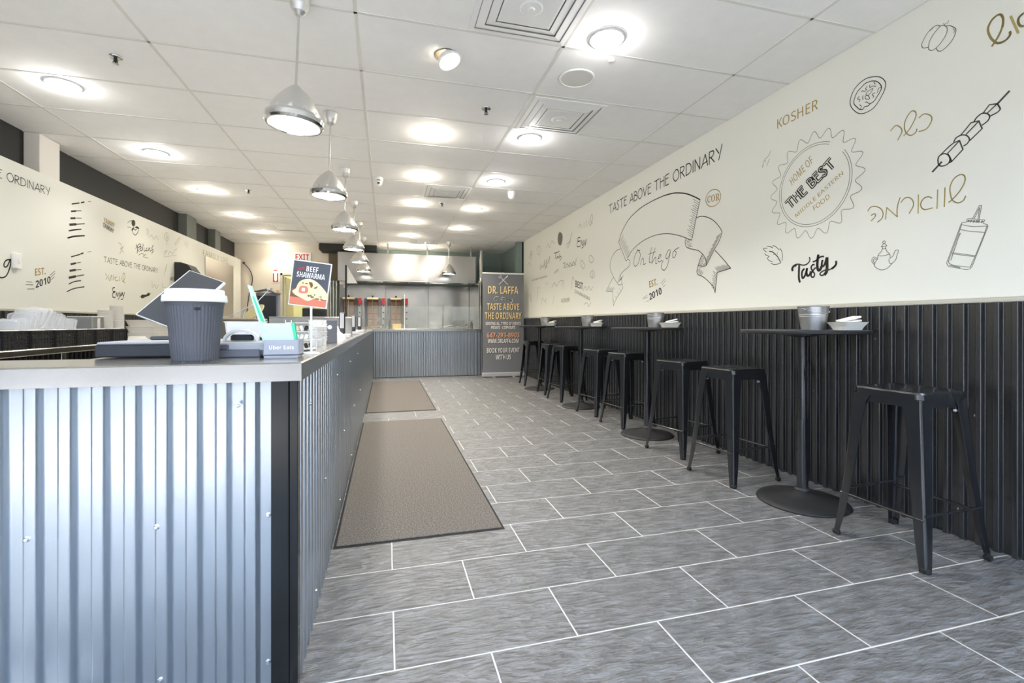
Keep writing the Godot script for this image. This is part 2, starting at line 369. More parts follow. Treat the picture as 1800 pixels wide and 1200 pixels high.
	["script_lettering", "INK3", 1, "s14 -2682 1445 -2686 1458 -2675 1475 -2650 1484;s8 -2660 1473 -2639 1486 -2597 1474 -2567 1477 -2547 1492 -2542 1509 -2547 1521;s14 -2627 1478 -2630 1434 -2630 1386 -2622 1358;s12 -2587 1447 -2604 1431 -2606 1401 -2597 1384 -2580 1402 -2567 1439;s14 -2565 1447 -2569 1418 -2560 1397 -2543 1404 -2535 1423;s9 -2509 1465 -2520 1468 -2533 1452 -2524 1428 -2507 1406 -2511 1386 -2527 1385 -2533 1400 -2524 1422 -2499 1445;s16 -2478 1527 -2483 1498 -2486 1458 -2480 1429 -2466 1427 -2453 1449;s9 -2519 1488 -2498 1491 -2472 1508 -2453 1514 -2437 1512;s12 -2447 1488 -2453 1463 -2447 1448 -2431 1460 -2417 1501;s18 -2414 1500 -2414 1466 -2414 1438 -2417 1411 -2431 1392;s8 -2431 1392 -2453 1388 -2466 1399 -2450 1414 -2422 1422;s8 -2403 1420 -2379 1426;s12 -2379 1426 -2358 1440 -2349 1456 -2351 1470"],
	["sprig_drawing", "PALE", 1, "s5 -2877 2370 -2901 2337 -2934 2326;s5 -2959 2273 -2939 2320 -2925 2300;s5 -2949 2285 -2959 2269;s5 -2915 2270 -2891 2312"],
	["small_doodles", "PALE", 1, "s9 -7363 2504 -7296 2437;s9 -6999 2287 -6899 2332 -6762 2487;s9 -6939 2263 -6851 2339 -6800 2464;s9 -7020 2336 -6820 2363;s9 -6503 2495 -6449 2555 -6397 2488;s9 -6311 2554 -6311 2471;s9 -6227 2571 -6211 2465;s9 -6146 2533 -6097 2456 -6025 2521 -6034 2603 -6097 2550 -6019 2466;c9 -6397 2003 -6294 1927 -6345 1870 -6432 1958;c9 -6097 2038 -5988 1969 -6050 1924 -6129 1975;c9 -6019 1813 -5951 1740 -6019 1707 -6097 1755;s9 -6019 1707 -6019 1774;s9 -7569 1943 -7363 1985;s9 -7546 1924 -7354 1968;s9 -9035 1644 -8875 1483 -8971 1678 -8813 1556;s9 -8512 1495 -8454 1628 -8483 1739 -8340 1737;s9 -8229 1420 -8202 1542 -8068 1466 -7989 1531 -8015 1412;s9 -6781 1608 -6743 1790 -6686 1740;s9 -7688 1698 -7546 1769 -7453 1696 -7318 1766 -7145 1766 -7231 1679;s9 -7124 1640 -7103 1778;c9 -8907 2520 -8813 2459 -8971 2444;s9 -9068 2390 -8844 2482 -8939 2344 -8813 2421;s9 -9134 2253 -9003 2295 -8875 2203;c9 -8368 2538 -8284 2436 -8397 2363 -8529 2491;s9 -8425 2529 -8368 2394;s9 -7963 2421 -7887 2494 -7786 2411 -7688 2512 -7569 2442;s9 -6345 1542 -6277 1607 -6211 1547 -6146 1597 -6082 1538 -6003 1586;s9 -6311 1345 -6211 1369 -6146 1312 -6066 1369;s9 -8875 1919 -7938 1922;s9 -7640 1397 -7569 1542;s9 -7989 1772 -7912 1800"],
	["disc_doodle", "GREY", 1, "f8 -7274 2583 -7188 2528 -7179 2456 -7222 2385 -7283 2371 -7354 2407 -7390 2477 -7372 2553 -7327 2585;c8 -7274 2583 -7188 2528 -7179 2456 -7222 2385 -7283 2371 -7354 2407 -7390 2477 -7372 2553 -7327 2585"],
	["script_lettering", "INK3", 1, "s11 -6449 2350 -6539 2358 -6539 2315 -6449 2300 -6557 2297 -6557 2232 -6449 2222;s11 -6432 2219 -6414 2308 -6373 2217 -6362 2285;s11 -6328 2293 -6338 2197 -6397 2186;s11 -6294 2287 -6284 2216 -6227 2290 -6277 2188"],
	["script_lettering", "INK3", 1, "s11 -7569 2278 -7408 2271 -7318 2282;s11 -7476 2273 -7522 2174;s11 -7408 2207 -7453 2165 -7363 2201 -7354 2151;s11 -7296 2239 -7318 2163 -7265 2187 -7231 2151 -7296 2112"],
	["script_lettering", "GREY", 1, "s9 -8340 2194 -8312 2083 -8229 2144 -8148 2100 -8068 2229 -8094 2128 -8015 2153 -7938 2229 -7963 2130 -7861 2185 -7786 2260 -7836 2131;s9 -8068 2090 -7938 2110 -8041 2061"],
	["script_lettering", "GREY", 1, "s9 -7145 2046 -7061 2051 -7103 1987;s9 -7040 1987 -6979 2025 -6899 1985 -6839 2023 -6781 1979 -6705 2021 -6649 1977 -6593 2057;l6 -7124 1974 -6612 1966"],
	["stroke_marks", "INK", -1, "l10 -5562 2246 -5679 2285;l12 -5707 2294 -5759 2315;l4 -5822 2334 -5873 2349;l14 -5554 2171 -5626 2192;l6 -5626 2192 -5710 2212;l16 -5545 2101 -5614 2118;l6 -5614 2118 -5716 2139;l20 -5531 2035 -5626 2059;l8 -5626 2059 -5765 2093;s9 -5517 1972 -5591 1997 -5710 2026;s9 -5500 1901 -5591 1934 -5765 1971"],
	["stroke_marks", "INK", -1, "l10 -5554 1724 -5686 1766;l12 -5697 1772 -5743 1789;l4 -5813 1808 -5873 1825;l16 -5547 1650 -5619 1669;l6 -5619 1669 -5701 1689;l18 -5532 1584 -5619 1602;l6 -5619 1602 -5708 1616;l20 -5522 1515 -5619 1538;l8 -5619 1538 -5754 1566;s9 -5517 1453 -5597 1483 -5704 1503;s9 -5490 1377 -5597 1415 -5759 1445;l9 -5517 1973 -5704 2026;s9 -5501 1899 -5619 1936 -5759 1968"],
	["script_lettering", "INK", -1, "s9 -4783 1594 -4746 1586 -4721 1557 -4724 1529 -4753 1538 -4790 1599 -4780 1529 -4746 1461 -4702 1438 -4666 1442;l6 -4875 1603 -4915 1603"],
	["speed_lines", "INK", -1, "l4 -4963 1428 -5030 1431;l4 -4955 1403 -5042 1407;l4 -4971 1365 -5056 1373;l4 -5253 1512 -5320 1558;l4 -5262 1493 -5320 1536;l4 -5268 1470 -5314 1505"],
	["beetroot_drawing", "INK2", -1, "f8 -6684 2316 -6728 2339 -6762 2321 -6755 2278 -6717 2256 -6680 2275;f8 -6751 2248 -6796 2275 -6853 2269 -6841 2248 -6796 2251;f8 -6684 2223 -6739 2252 -6728 2226 -6684 2195;s8 -6684 2206 -6717 2172 -6762 2159 -6818 2197 -6841 2242;s8 -6728 2226 -6773 2223 -6796 2245;s5 -6587 2273 -6641 2307 -6706 2326;s5 -6587 2227 -6662 2231"],
	["script_lettering", "INK", -1, "s10 -6784 2043 -6818 2013 -6807 1941;s7 -6773 1995 -6865 2068 -6900 2050 -6818 2002 -6865 1967;s7 -6876 1999 -6911 2028 -6888 2036 -6876 1993 -6923 1994 -6959 2084 -6935 1996;s7 -6983 2039 -6978 1996 -7020 2008 -7056 2051 -7027 2009 -7069 2010;s7 -7094 2057 -7086 2012 -7132 2063 -7132 2019 -7183 2033;s9 -7221 2108 -7183 2058 -7221 2039 -7183 1995;s5 -6841 1922 -6935 1959 -6983 1942 -7032 1961 -6959 1921 -7081 1919"],
	["script_lettering", "INK", -1, "s10 -6315 1479 -6273 1466 -6281 1434 -6325 1431 -6277 1412 -6273 1369 -6325 1366;s8 -6338 1378 -6350 1422 -6373 1380 -6393 1425;s8 -6413 1432 -6409 1376 -6383 1344;s8 -6433 1422 -6433 1383 -6473 1435 -6457 1390;s8 -6473 1435 -6494 1392 -6518 1438 -6483 1358 -6443 1350"],
	["chilli_drawing", "INK2", -1, "f8 -6900 1415 -6935 1435 -7032 1441 -7081 1465 -7126 1465 -7119 1434 -7032 1413 -6947 1388 -6907 1391;l5 -6869 1401 -6911 1410;l5 -7111 1449 -7162 1461"],
	["hebrew_lettering", "GOLD2", -1, "s6 -6130 1617 -6166 1584 -6138 1555;s6 -6184 1607 -6211 1546 -6249 1614 -6258 1556;l6 -6287 1617 -6287 1558;s6 -6354 1602 -6315 1588 -6338 1557 -6393 1571;l6 -6413 1614 -6413 1558;s6 -6453 1612 -6483 1559 -6525 1607 -6514 1663 -6483 1637 -6504 1561 -6535 1552"],
	["small_doodles", "PALE", -1, "c6 -7056 2297 -7094 2267 -7069 2213;s6 -7106 2195 -7183 2234 -7235 2192 -7314 2245 -7368 2203;c6 -7608 2351 -7688 2299 -7623 2234 -7536 2272;c6 -7608 2318 -7647 2285 -7608 2258;s6 -7623 2234 -7608 2178;c6 -8045 2355 -7995 2283 -7883 2222 -7931 2286;s6 -8267 2344 -8215 2276;s6 -8320 2338 -8267 2255;s6 -8367 2338 -8320 2234;s6 -6393 2002 -6453 1989 -6433 1931 -6494 1974 -6413 1873;s6 -6453 1923 -6504 1908;s6 -7536 1742 -7594 1855 -7623 1912 -7579 1800;s6 -7183 1632 -7208 1546 -7261 1588 -7314 1541 -7368 1596;s6 -7507 1634 -7479 1579 -7594 1575;s6 -7522 2058 -7623 2099 -7536 2020;s6 -7653 2050 -7743 2104 -7804 2072 -7867 2136 -7947 2169;l4 -7522 1994 -7931 2076"],
]
const TEXTS := [
	["thin", "TASTE ABOVE THE ORDINARY", "INK", 1, -5.517, 2.494, 2.130, 0.111, -0.0, -0.19],
	["bold", "EST.", "GOLD", 1, -4.554, 1.461, 0.160, 0.073, 6.6, -0.03],
	["bold", "2010", "INK", 1, -4.547, 1.323, 0.242, 0.074, 13.6, 0.01],
	["serif", "COR", "GOLD", 1, -3.596, 2.155, 0.160, 0.061, -5.1, -0.09],
	["sans", "KOSHER", "GOLD", 1, -2.818, 2.511, 0.338, 0.069, -0.4, -0.01],
	["sans", "HOME OF", "GOLD", 1, -2.687, 2.054, 0.207, 0.054, 32.8, 0.1],
	["inline", "THE BEST", "INK", 1, -2.703, 1.890, 0.416, 0.071, 29.5, -0.13],
	["sans", "MIDDLE EASTERN", "GOLD", 1, -2.652, 1.816, 0.405, 0.026, 29.5, 0.08],
	["sans", "FOOD", "GOLD", 1, -2.508, 1.831, 0.129, 0.033, 26.4, 0.06],
	["bold", "BEST", "INK3", 1, -6.637, 1.627, 0.292, 0.099, -12.5, -0.22],
	["sans", "SHAWARMA", "INK3", 1, -6.660, 1.541, 0.584, 0.052, -15.6, -0.28],
	["sans", "KOSHER", "INK3", 1, -7.222, 1.412, 0.355, 0.063, -0.0, -0.00],
	["thin", "TASTE ABOVE THE ORDINARY", "PALE", 1, -8.875, 1.904, 0.938, 0.044, -0.5, -0.01],
	["thin", "E ORDINARY", "INK", -1, -4.654, 2.235, 0.613, 0.070, 1.0, 0.02],
	["thin", "TASTE ABOVE THE ORDINARY", "INK", -1, -6.103, 1.743, 1.252, 0.061, 0.4, -0.14],
	["bold", "EST.", "GOLD", -1, -5.064, 1.489, 0.136, 0.062, 11.1, 0.20],
	["bold", "2010", "INK", -1, -5.073, 1.381, 0.200, 0.061, 18.2, 0.27],
	["bold", "YAMMY", "GOLD", -1, -6.099, 2.181, 0.213, 0.053, -6.1, -0.04],
	["bold", "TAMMY", "INK2", -1, -6.082, 2.126, 0.210, 0.049, -9.3, 0.02],
	["sans", "FAMILY LIFE", "PALE", -1, -8.961, 2.221, 1.293, 0.096, 0.7, 0.01],
	["sans", "KO", "INK2", -1, -7.728, 1.687, 0.140, 0.048, 3.4, 0.25],
]

func _ready() -> void:
	# ---- camera
	var cam := Camera3D.new()
	cam.name = "camera"
	cam.projection = Camera3D.PROJECTION_FRUSTUM
	cam.near = 0.05
	cam.far = 200.0
	cam.size = 0.05 * 1200.0 / 818.0
	cam.frustum_offset = Vector2(0.0, -0.05 * 32.0 / 818.0)
	cam.position = Vector3(0, 1.07, 0)
	cam.rotation_degrees = Vector3(0, -15.1, 0)
	cam.current = true
	add_child(cam, true)
	# ---- sky, exposure, sun
	var sm := ProceduralSkyMaterial.new()
	sm.sky_top_color = c8(168, 190, 220)
	sm.sky_horizon_color = c8(234, 239, 244)
	sm.sky_energy_multiplier = 2.5
	sm.ground_bottom_color = c8(120, 120, 118)
	sm.ground_horizon_color = c8(190, 196, 202)
	sm.ground_energy_multiplier = 1.5
	var sky := Sky.new()
	sky.sky_material = sm
	var env := Environment.new()
	env.background_mode = Environment.BG_SKY
	env.sky = sky
	env.tonemap_mode = Environment.TONE_MAPPER_LINEAR
	env.tonemap_exposure = 2.0
	env.sdfgi_enabled = true
	env.ssao_enabled = true
	env.ssil_enabled = true
	var we := WorldEnvironment.new()
	we.name = "world_environment"
	we.environment = env
	add_child(we, true)
	var sun := DirectionalLight3D.new()
	sun.name = "sun"
	sun.light_color = Color(1.0, 0.96, 0.9)
	sun.light_energy = 6.5
	sun.light_angular_distance = 0.6
	sun.shadow_enabled = true
	sun.rotation_degrees = Vector3(-74, 35, 0)
	add_child(sun, true)
	materials()
	shell()
	counters()
	kitchen()
	seating()
	ceiling_things()
	counter_things()
	left_side()
	back_side()

const WARM := Color(1.0, 0.96, 0.89)
const COOL := Color(1.0, 0.99, 0.975)
const SPOT_POWER := 1.4
const CEILING_FILL_POWER := 0.07  # strength of the omni added under each downlight for the ceiling

func materials() -> void:
	mat("ceiling_panel", c8(250, 249, 247), 0.85)
	M.ceiling_panel.albedo_texture = ntex(noise(0.03, 4), 256, 256, [[0.0, grey(0.985)], [1.0, grey(1.0)]])
	tri_planar(M.ceiling_panel, Vector3(0.9, 0.9, 0.9))
	mat("tee", c8(226, 224, 218), 0.5)
	mat("white_paint", c8(236, 231, 222), 0.7)
	mat("cream", c8(234, 234, 224), 0.5)
	mat("wall_cream", c8(226, 218, 204), 0.7)
	mat("grout", c8(206, 202, 196), 0.9)
	mat("trim_grey", c8(206, 203, 192), 0.4, 0.3)
	mat("black_band", c8(40, 41, 40), 0.65)
	mat("pilaster_grey", c8(112, 116, 110), 0.7)
	mat("teal_wall", c8(126, 142, 137), 0.7)
	mat("black_metal", c8(40, 41, 42), 0.25, 0.0, 0.75)
	mat("stool_black", c8(26, 28, 31), 0.17, 0.0, 0.7)
	mat("black_matte", c8(30, 30, 31), 0.6)
	mat("black_gloss", c8(18, 19, 20), 0.2)
	mat("rubber", c8(26, 26, 26), 0.85)
	mat("galvanised", c8(186, 193, 200), 0.28, 0.93)
	mat("steel", c8(188, 186, 182), 0.22, 1.0)
	M.steel.normal_enabled = true
	M.steel.normal_texture = ntex(noise(0.008, 2, FastNoiseLite.FRACTAL_FBM, 12), 256, 256, [], true, 6.0)
	M.steel.normal_scale = 0.12
	tri_planar(M.steel, Vector3(0.6, 0.35, 0.6))
	mat("chrome", c8(216, 216, 214), 0.16, 1.0)
	mat("pendant", c8(222, 221, 218), 0.42, 0.95)
	mat("bucket", c8(196, 198, 200), 0.38, 0.9)
	mat("screw", c8(220, 222, 226), 0.25, 1.0)
	mat("white_plastic", c8(245, 245, 243), 0.4)
	mat("white_paper", c8(240, 238, 232), 0.8)
	mat("foam", c8(240, 237, 230), 0.75)
	mat("dark_plastic", c8(40, 42, 46), 0.55)
	mat("mid_plastic", c8(98, 99, 106), 0.5)
	mat("light_plastic", c8(172, 173, 177), 0.5)
	mat("cup_grey", c8(82, 83, 89), 0.55)
	mat("tablet_grey", c8(78, 80, 84), 0.42)
	mat("uber_grey", c8(166, 167, 174), 0.5)
	mat("mint", c8(200, 242, 226), 0.5)
	mat("mint_deep", c8(70, 205, 160), 0.5)
	mat("screen", c8(22, 24, 26), 0.15)
	mat("wood", c8(196, 164, 110), 0.6)
	mat("cardboard", c8(214, 186, 126), 0.8)
	mat("olive", c8(140, 128, 82), 0.5)
	mat("brown", c8(112, 100, 82), 0.6)
	mat("red", c8(196, 48, 52), 0.45)
	mat("brick_heat", c8(140, 112, 92), 0.8)
	mat("green_wall", c8(222, 222, 196), 0.7)
	mat("banner_grey", c8(120, 122, 128), 0.5)
	mat("pavement", c8(140, 139, 136), 0.9)
	mat("asphalt", c8(58, 60, 64), 0.95)
	mat("INK", c8(34, 34, 29), 0.7)
	mat("INK2", c8(52, 52, 46), 0.7)
	mat("INK3", c8(74, 75, 71), 0.7)
	mat("GREY", c8(118, 119, 112), 0.7)
	mat("PALE", c8(184, 181, 158), 0.7)
	mat("GOLD", c8(170, 142, 74), 0.6)
	mat("GOLD2", c8(176, 160, 100), 0.6)
	mat("poster_dark", c8(70, 71, 78), 0.35)
	mat("poster_red", c8(220, 124, 96), 0.35)
	mat("poster_tan", c8(238, 220, 178), 0.4)
	mat("poster_brown", c8(120, 78, 44), 0.4)
	mat("print_white", c8(244, 244, 244), 0.5)
	mat("print_black", c8(24, 24, 26), 0.5)
	mat("print_gold", c8(240, 216, 160), 0.5)
	mat("print_orange", c8(240, 178, 136), 0.5)
	# slate floor tiles: streaks along the long side, raised veins as relief
	var fl := mat("slate", c8(140, 140, 140), 0.4)
	fl.albedo_texture = ntex(noise(0.012, 6, FastNoiseLite.FRACTAL_FBM, 3), 1024, 1024, [[0.2, c8(196, 194, 192)], [0.5, c8(222, 221, 220)], [0.75, c8(244, 244, 244)]])
	fl.uv1_scale = Vector3(0.55, 1.7, 1)
	fl.detail_enabled = true
	fl.detail_blend_mode = BaseMaterial3D.BLEND_MODE_MUL
	fl.detail_albedo = ntex(noise(0.03, 4, FastNoiseLite.FRACTAL_RIDGED, 8), 1024, 1024, [[0.0, grey(0.84)], [0.55, grey(0.88)], [0.8, grey(0.92)], [0.9, grey(1.0)], [1.0, grey(1.0)]])
	fl.heightmap_enabled = true
	fl.heightmap_scale = 0.8
	fl.heightmap_texture = ntex(noise(0.011, 6, FastNoiseLite.FRACTAL_RIDGED, 21), 1024, 1024)
	fl.metallic_specular = 0.5
	# floor mats: short pile
	var mt := mat("mat_pile", c8(121, 116, 110), 0.95)
	mt.albedo_texture = ntex(noise(0.07, 6, FastNoiseLite.FRACTAL_FBM, 14), 1024, 1024, [[0.2, c8(150, 146, 144)], [0.5, c8(205, 202, 200)], [0.8, c8(252, 250, 248)]])
	tri_planar(mt, Vector3(1.3, 1.3, 1.3))
	var gl := mat("glass", Color(0.95, 1.0, 0.98, 0.06), 0.02)
	gl.transparency = BaseMaterial3D.TRANSPARENCY_ALPHA
	var cl := mat("clear_plastic", Color(0.97, 0.98, 1.0, 0.35), 0.12)
	cl.transparency = BaseMaterial3D.TRANSPARENCY_ALPHA
	for k in [["lamp_warm", WARM, 5.0], ["lamp_cool", COOL, 5.0], ["lamp_exit", Color(1, 1, 1), 0.0]]:
		var m := mat(k[0], c8(250, 248, 242), 0.4)
		m.emission_enabled = k[2] > 0.0
		m.emission = k[1]
		m.emission_energy_multiplier = k[2]

# ---------------------------------------------------------------- room shell
const XW := 2.8
const ZF := 1.3
const ZB := -11.3

func solid(called: String, label: String, cat := "wall") -> Node3D:
	return thing(called, label, cat, Vector3.ZERO, 0.0, "", "structure")

func shell() -> void:
	var g: Geo
	# floor
	var fl := solid("floor", "grey slate-look tile floor in running bond with pale grout", "floor")
	g = Geo.new()
	g.span(Vector3(-3.5, -0.12, ZB - 2.6), Vector3(3.0, -0.0012, ZF + 0.1))
	part("grout_bed", g, M.grout, fl)
	var rng := RandomNumberGenerator.new()
	rng.seed = 7
	var shapes := {}
	var tl := 0.61
	var tw := 0.3045
	var rest := Geo.new()
	for k in range(-9, 27):
		var z1 := -1.4805 - tw * k
		var x0 := 0.0245 + (tl * 0.5 if (k & 1) else 0.0) - tl * 2
		for i in 7:
			var xa := x0 + tl * i
			var xb := minf(xa + tl, XW - 0.004)
			if xb - xa < 0.02 or xa > XW - 0.03:
				continue
			if k < -2:
				rest.span(Vector3(xa + 0.0025, -0.012, z1 - tw + 0.0025), Vector3(xb - 0.0025, 0.0, z1 - 0.0025), 0.0012)
				continue
			var wd := snappedf(xb - xa, 0.001)
			var vr := rng.randi() % 8
			var key := "%s/%d" % [wd, vr]
			if not shapes.has(key):
				shapes[key] = tile_mesh(wd - 0.0055, tw - 0.0055, vr)
			put("floor_tile", shapes[key], M.slate, fl, Vector3((xa + xb) * 0.5, 0.0, z1 - tw * 0.5))
	part("floor_tile_field", rest, M.slate, fl).set_meta("kind", "stuff")
	# ceiling
	var ce := solid("ceiling", "white suspended ceiling of long panels in a thin grid", "ceiling")
	g = Geo.new()
	g.span(Vector3(-3.5, 2.84, ZB - 0.2), Vector3(3.0, 2.98, ZF + 0.1))
	part("ceiling_slab", g, M.white_paint, ce)
	var xs := [-3.15, -2.655, -1.405, -0.166, 1.063, 2.325, 2.8]
	var pm := {}
	for k in range(-7, 14):
		var z := -2.715 - 0.615 * k
		for i in 6:
			var wd: float = xs[i + 1] - xs[i]
			var za := minf(z, ZF)
			var zb := maxf(z - 0.615, ZB)
			var key := "%.3f/%.3f" % [wd, za - zb]
			if not pm.has(key):
				var q := Geo.new()
				q.box(Vector3.ZERO, Vector3(wd - 0.004, 0.016, za - zb - 0.004), 0.002)
				pm[key] = q.mesh()
			put("ceiling_panel", pm[key], M.ceiling_panel, ce, Vector3((xs[i] + xs[i + 1]) * 0.5, 2.801, (za + zb) * 0.5))
		g = Geo.new()
		g.box(Vector3(-0.175, 2.7925, z), Vector3(5.95, 0.005, 0.02), 0.0015)
		part("ceiling_tee", g, M.tee, ce)
	for x in [-2.655, -1.405, -0.166, 1.063, 2.325]:
		g = Geo.new()
		g.box(Vector3(x, 2.7925, (ZF + ZB) * 0.5), Vector3(0.022, 0.005, ZF - ZB - 0.02), 0.0015)
		part("ceiling_tee", g, M.tee, ce)
	# right wall: black corrugated wainscot, pale trim, printed cream mural
	var wr := solid("wall_right", "cream mural wall with drawn food doodles above black corrugated wainscot")
	g = Geo.new()
	g.span(Vector3(2.8, -0.1, ZB - 0.2), Vector3(3.0, 2.9, ZF + 0.1))
	part("plaster", g, M.wall_cream, wr)
	g = Geo.new()
	g.span(Vector3(2.797, 1.188, -9.42), Vector3(2.806, 2.792, ZF))
	var mr := part("mural_panel", g, M.cream, wr)
	g = Geo.new()
	g.span(Vector3(2.768, 1.168, -9.42), Vector3(2.8, 1.188, ZF), 0.003)
	g.span(Vector3(2.79, 1.188, -9.42), Vector3(2.8, 1.196, ZF), 0.002)
	part("trim_strip", g, M.trim_grey, wr)
	var z := -9.42
	while z < ZF - 0.01:
		var ln := minf(0.884, ZF - z)
		g = Geo.new()
		g.corrugate(Vector3(2.776, 0.0, z), Vector3.BACK, Vector3.LEFT, ln + 0.012, 1.168, 0.021, 0.068, z + 9.42, 5.5, -0.3)
		var sh := part("corrugated_sheet", g, M.black_metal, wr)
		for q in [[0.15, 0.24], [0.72, 0.62], [0.29, 0.98], [0.66, 0.14]]:
			if z > -4.5 and q[0] < ln:
				screw(sh, Vector3(2.772, q[1], z + snappedf(q[0], 0.068)), Vector3.LEFT)
		z += ln
	g = Geo.new()
	g.span(Vector3(2.77, 0, ZB), Vector3(2.8, 2.79, -9.44))
	g.span(Vector3(2.655, 0, -9.56), Vector3(2.8, 2.79, -9.44))
	part("green_pilaster", g, M.teal_wall, wr)
	# left wall: black corrugated, cream mural, black band with pilasters above
	var wl := solid("wall_left", "cream mural wall below a recessed black band with pilasters")
	g = Geo.new()
	g.span(Vector3(-3.4, -0.1, ZB - 0.2), Vector3(-3.15, 2.9, ZF + 0.1))
	part("plaster", g, M.black_band, wl)
	g = Geo.new()
	g.span(Vector3(-3.15, 0.0, -11.1), Vector3(-3.005, 2.418, ZF))
	part("furring", g, M.white_paint, wl)
	g = Geo.new()
	g.span(Vector3(-3.006, 1.19, -11.08), Vector3(-2.997, 2.42, ZF), 0.001)
	var ml := part("mural_panel", g, M.cream, wl)
	g = Geo.new()
	g.span(Vector3(-3.0, 1.17, -9.0), Vector3(-2.975, 1.19, ZF), 0.003)
	part("trim_strip", g, M.trim_grey, wl)
	for i in 11:
		g = Geo.new()
		g.corrugate(Vector3(-2.995, 0, ZF - 0.95 * (i + 1)), Vector3.BACK, Vector3.RIGHT, 0.955, 1.17, 0.019, 0.068, 0.0, 5.5, -0.3)
		part("corrugated_sheet", g, M.black_metal, wl)
	for p in [[-5.45, -5.18, "white_paint"], [-8.78, -8.4, "pilaster_grey"], [-9.93, -9.66, "pilaster_grey"]]:
		g = Geo.new()
		g.span(Vector3(-3.15, 2.418, p[0]), Vector3(-3.03, 2.79, p[1]), 0.004)
		part("pilaster", g, M[p[2]], wl)
	for a in ART:
		art(a, mr if a[2] > 0 else ml)
	var by := {}
	for t in TEXTS:
		lettering(t, mr if t[3] > 0 else ml)
	seal(mr)
	# back wall with the doorway, and the store room behind it
	var wb := solid("wall_back", "warm white back wall left of the kitchen with a doorway")
	g = Geo.new()
	g.span(Vector3(-3.2, 0, -11.3), Vector3(-2.2, 2.795, -11.2))
	g.span(Vector3(-2.2, 2.12, -11.3), Vector3(-1.27, 2.795, -11.2))
	g.span(Vector3(-1.32, 0, -11.3), Vector3(-1.27, 2.12, -11.2))
	part("plaster", g, M.wall_cream, wb)
	g = Geo.new()
	g.span(Vector3(-1.275, 0, -11.31), Vector3(-1.25, 2.795, -11.18), 0.003)
	part("corner_trim", g, M.trim_grey, wb)
	g = Geo.new()
	g.span(Vector3(-1.25, 0, -11.5), Vector3(3.0, 2.9, -11.3))
	part("kitchen_plaster", g, M.teal_wall, wb)
	g = Geo.new()
	g.span(Vector3(-3.4, -0.1, -13.9), Vector3(-1.0, 2.9, -13.7))
	g.span(Vector3(-3.5, -0.1, -13.9), Vector3(-3.3, 2.9, -11.3))
	g.span(Vector3(-1.25, -0.1, -13.9), Vector3(-1.05, 2.9, -11.5))
	g.span(Vector3(-3.4, 2.7, -13.9), Vector3(-1.0, 2.85, -11.3))
	part("store_room_wall", g, M.green_wall, wb)
	var dr := solid("door_1", "open doorway with pale frame in the back wall", "doorway")
	g = Geo.new()
	for s in [[-2.25, -2.2], [-1.37, -1.32]]:
		g.span(Vector3(s[0], 0, -11.33), Vector3(s[1], 2.17, -11.17), 0.004)
	g.span(Vector3(-2.25, 2.12, -11.33), Vector3(-1.32, 2.17, -11.17), 0.004)
	part("door_frame", g, M.trim_grey, dr)
	g = Geo.new()
	g.span(Vector3(-2.2, 0.02, -12.2), Vector3(-2.16, 2.1, -11.34), 0.003)
	part("door_leaf", g, M.wall_cream, dr)
	# shop front behind the camera
	var wf := solid("wall_front", "shop front of tall glass panes in dark mullions")
	g = Geo.new()
	g.span(Vector3(-3.4, -0.1, ZF), Vector3(3.0, 0.06, ZF + 0.1))
	g.span(Vector3(-3.4, 2.74, ZF), Vector3(3.0, 2.95, ZF + 0.1))
	part("sill_and_header", g, M.black_matte, wf)
	var px := [-3.15, -1.95, -0.75, 0.45, 1.65, 2.8]
	for i in 6:
		g = Geo.new()
		g.span(Vector3(px[i] - 0.03, 0.06, ZF), Vector3(px[i] + 0.03, 2.74, ZF + 0.1), 0.004)
		part("mullion", g, M.black_matte, wf)
		if i < 5:
			g = Geo.new()
			g.quad(Vector3(px[i] + 0.03, 0.06, ZF + 0.05), Vector3(px[i + 1] - 0.03, 0.06, ZF + 0.05), Vector3(px[i + 1] - 0.03, 2.74, ZF + 0.05), Vector3(px[i] + 0.03, 2.74, ZF + 0.05), Vector3.BACK)
			part("pane", g, M.glass, wf)
	var bl := solid("added_street_building", "added unseen building across the street that darkens reflections", "building")
	g = Geo.new()
	g.span(Vector3(-40, -0.2, ZF + 27), Vector3(40, 8.5, ZF + 30), 0.02)
	part("facade", g, M.brown, bl)  # unseen building, added to darken what the steel reflects
	for k in 14:
		g = Geo.new()
		g.span(Vector3(-38 + 5.5 * k, 0.4, ZF + 26.9), Vector3(-34.2 + 5.5 * k, 2.8, ZF + 27.02), 0.02)
		part("window", g, M.black_gloss, bl)
	var og := solid("ground", "pale pavement and asphalt outside the shop front", "ground")
	g = Geo.new()
	g.span(Vector3(-30, -0.2, ZF + 0.1), Vector3(30, -0.05, ZF + 1.9))
	part("pavement", g, M.pavement, og)
	g = Geo.new()
	g.span(Vector3(-30, -0.3, ZF + 1.9), Vector3(30, -0.15, ZF + 40.0))
	part("asphalt", g, M.asphalt, og)

